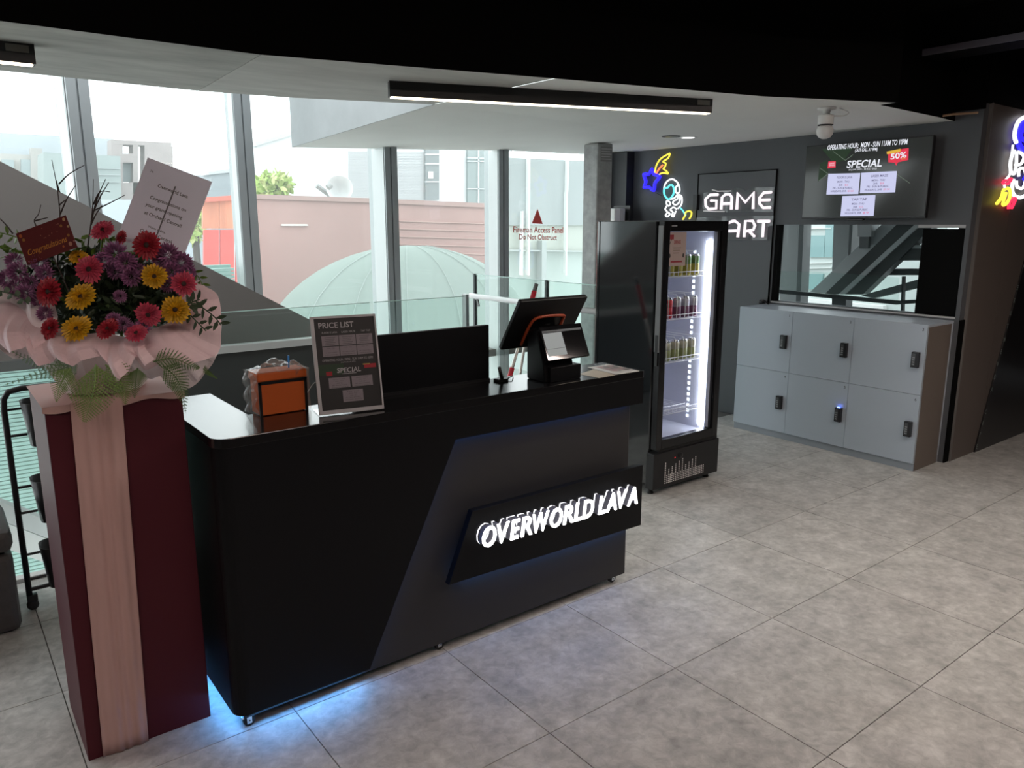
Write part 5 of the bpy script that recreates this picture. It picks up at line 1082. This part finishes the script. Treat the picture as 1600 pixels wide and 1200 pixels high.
def shrub(label, cx_, cy_, rx, ry, Y, n_, group='trees outside the windows'):
    base = ony(cx_, cy_ + ry * 1.4, Y); t = thing('tree', label, 'tree', base, group); mb = MB(); r_ = random.Random(int(cx_))
    for _ in range(n_):
        d = rv(r_) * r_.random() ** .4; p = ony(cx_ + d.x * rx, cy_ + d.z * ry, Y + d.y * .8); leaf(mb, p, rv(r_), rv(r_), .16, .045, 1 if r_.random() < .35 else 0)
    mb.build('crown', [tree_l, tree_y], t)['kind'] = 'stuff'; pt_ = ony(cx_, cy_, Y); MB().tube([V((pt_.x, pt_.y, -6)), pt_], .06, 6).build('trunk', twm, t)
shrub('small bright green tree crown above the screen wall', 428, 291, 26, 20, 15, 900)
shrub('pale green tree between greeting card and red hoarding', 303, 345, 12, 30, 14, 500)
# grey concrete building behind the last pane
gb = thing('concrete_building', 'grey concrete building filling the last window pane', 'building', (9, 16, 0))
gm = mat('washed_grey_concrete', (.24, .27, .27), .75, noise=.07, nscale=.8); gl_ = mat('pale_green_concrete', (.33, .39, .365), .75)
flat([(792, 246), (925, 252), (925, 352), (792, 352)], 16, .5, 'upper_wall', gm, gb); flat([(792, 352), (925, 352), (925, 392), (792, 390)], 16.1, .5, 'middle_band', mat('pale_ochre_band', (.34, .37, .33), .75), gb); flat([(792, 390), (925, 392), (925, 680), (792, 680)], 16.2, .5, 'lower_wall', gl_, gb)
for xa, xb, ya, yb in ((826, 828.5, 246, 430), (887, 889, 250, 300), (885, 887, 300, 430), (816, 818, 330, 430)): flat([(xa, ya), (xb, ya), (xb - 1, yb), (xa - 1, yb)], 15.9, .1, 'downpipe', mat('pale_pipe', (.68, .72, .7), .6), gb)
flat([(847, 376), (854, 376), (853, 520), (846, 520)], 15.9, .2, 'recess_pier', mat('grey_pier', (.3, .34, .33), .75), gb); flat([(792, 390), (925, 392), (925, 394), (792, 392)], 15.95, .1, 'string_course', mat('grey_course', (.33, .37, .36), .7), gb)
# distant blocks at the left
db = thing('apartment_block', 'pale hazy apartment block with grey windows beyond the left window', 'building', (4, 45, 0))
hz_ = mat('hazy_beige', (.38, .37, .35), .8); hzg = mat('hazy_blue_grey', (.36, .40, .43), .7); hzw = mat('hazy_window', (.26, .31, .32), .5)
flat([(-80, 203), (178, 217), (178, 260), (-80, 250)], 46, 3, 'roof_storey', hzg, db); flat([(-80, 236), (70, 243), (70, 420), (-80, 420)], 45, 2, 'wall', hz_, db)
for xa, xb in ((3, 22), (33, 52)):
    for ya in (249, 290): flat([(xa, ya), (xb, ya + 1), (xb, ya + 30), (xa, ya + 30)], 44.8, .3, 'window', hzw, db)
flat([(48, 231), (66, 232), (66, 420), (48, 420)], 44.7, .6, 'pier', mat('hazy_pier', (.34, .33, .315), .8), db)
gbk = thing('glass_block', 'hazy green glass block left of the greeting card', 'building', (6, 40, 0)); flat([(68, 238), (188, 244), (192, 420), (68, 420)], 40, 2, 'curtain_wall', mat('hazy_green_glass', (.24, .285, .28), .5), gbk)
for yy in (262, 272, 283): flat([(140, yy), (188, yy + 1), (188, yy + 2.2), (140, yy + 1)], 39.9, .1, 'floor_band', mat('hazy_band', (.32, .36, .36), .6), gbk)
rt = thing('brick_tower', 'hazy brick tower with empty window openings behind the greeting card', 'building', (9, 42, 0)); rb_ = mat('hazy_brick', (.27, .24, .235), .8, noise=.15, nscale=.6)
for pts in ([(174, 218), (268, 223), (268, 229), (174, 225)], [(174, 225), (192, 226), (192, 420), (174, 420)], [(208, 226), (216, 227), (216, 420), (208, 420)], [(226, 227), (270, 229), (271, 420), (226, 420)], [(192, 240), (208, 240), (208, 254), (192, 254)], [(192, 285), (226, 285), (226, 420), (192, 420)]): flat(pts, 42, 1, 'masonry', rb_, rt)
flat([(192, 255), (208, 256), (208, 284), (192, 284)], 42.5, .3, 'window', hzw, rt)
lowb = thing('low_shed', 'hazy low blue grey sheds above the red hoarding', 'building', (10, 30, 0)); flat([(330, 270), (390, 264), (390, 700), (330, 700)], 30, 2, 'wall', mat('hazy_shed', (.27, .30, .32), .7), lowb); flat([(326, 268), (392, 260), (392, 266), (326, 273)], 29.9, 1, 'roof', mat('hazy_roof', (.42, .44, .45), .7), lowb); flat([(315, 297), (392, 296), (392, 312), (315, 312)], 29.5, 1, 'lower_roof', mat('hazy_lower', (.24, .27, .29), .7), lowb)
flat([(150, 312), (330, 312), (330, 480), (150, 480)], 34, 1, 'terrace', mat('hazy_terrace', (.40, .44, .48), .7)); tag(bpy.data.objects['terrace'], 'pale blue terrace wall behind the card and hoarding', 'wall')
struct(box('floor_outside', (-60, 80, 6.6, 90, -6.2, -6), mat('pale_ground', (.5, .5, .48), .9)))
# teal louvres seen low at the left through the void
lv = thing('louvre_screen', 'pale teal louvred screen seen low at the left behind the trolley', 'louvres', (1, 6.9, -1)); tl_ = mat('pale_teal_slat', (.50, .74, .68), .5); mb = MB()
for k in range(110):
    z = 1.35 - k * .032; mb.box(-.6, 2.2, 6.86, 6.90, z, z + .024)
o_ = mb.build('slat', tl_, lv); o_['kind'] = 'stuff'
MB().box(-.6, 2.2, 6.95, 6.98, -2.2, 1.40).build('backing', mat('teal_backing', (.36, .58, .53), .6), lv)
kb_ = thing('slab_kerb', 'pale grey slab edge crossing the louvres at the far left', 'kerb', ony(40, 800, 5.7)); a, b = ony(-20, 776, 5.2), ony(110, 828, 5.2)
MB().prism([a, b, b + V((0, 0, -.12)), a + V((0, 0, -.12))], (0, .1, 0)).build('edge', mat('kerb_grey', (.5, .55, .54), .6), kb_); MB().prism([a + V((0, .02, -.13)), b + V((0, .02, -.13)), b + V((0, .02, -.3)), a + V((0, .02, -.3))], (0, .1, 0)).build('lower_edge', mat('kerb_pale', (.62, .66, .64), .6), kb_)
rb = thing('left_handrail', 'dark rail with white kerb at the floor edge beside the ottoman', 'rail', (0, 4.32, 0)); MB().box(-.8, .40, 4.30, 4.36, -.03, .02).build('white_kerb', white, rb, bevel=.005)
a = ony(10, 572, 5.6); MB().box(-.6, .95, 5.58, 5.62, a.z - .03, a.z + .03).build('rail', mat('dark_rail', (.12, .13, .125), .5), rb); MB().box(.9, .93, 5.58, 5.62, -3.2, a.z).build('post', mat('dark_rail', (.12, .13, .125), .5), rb)
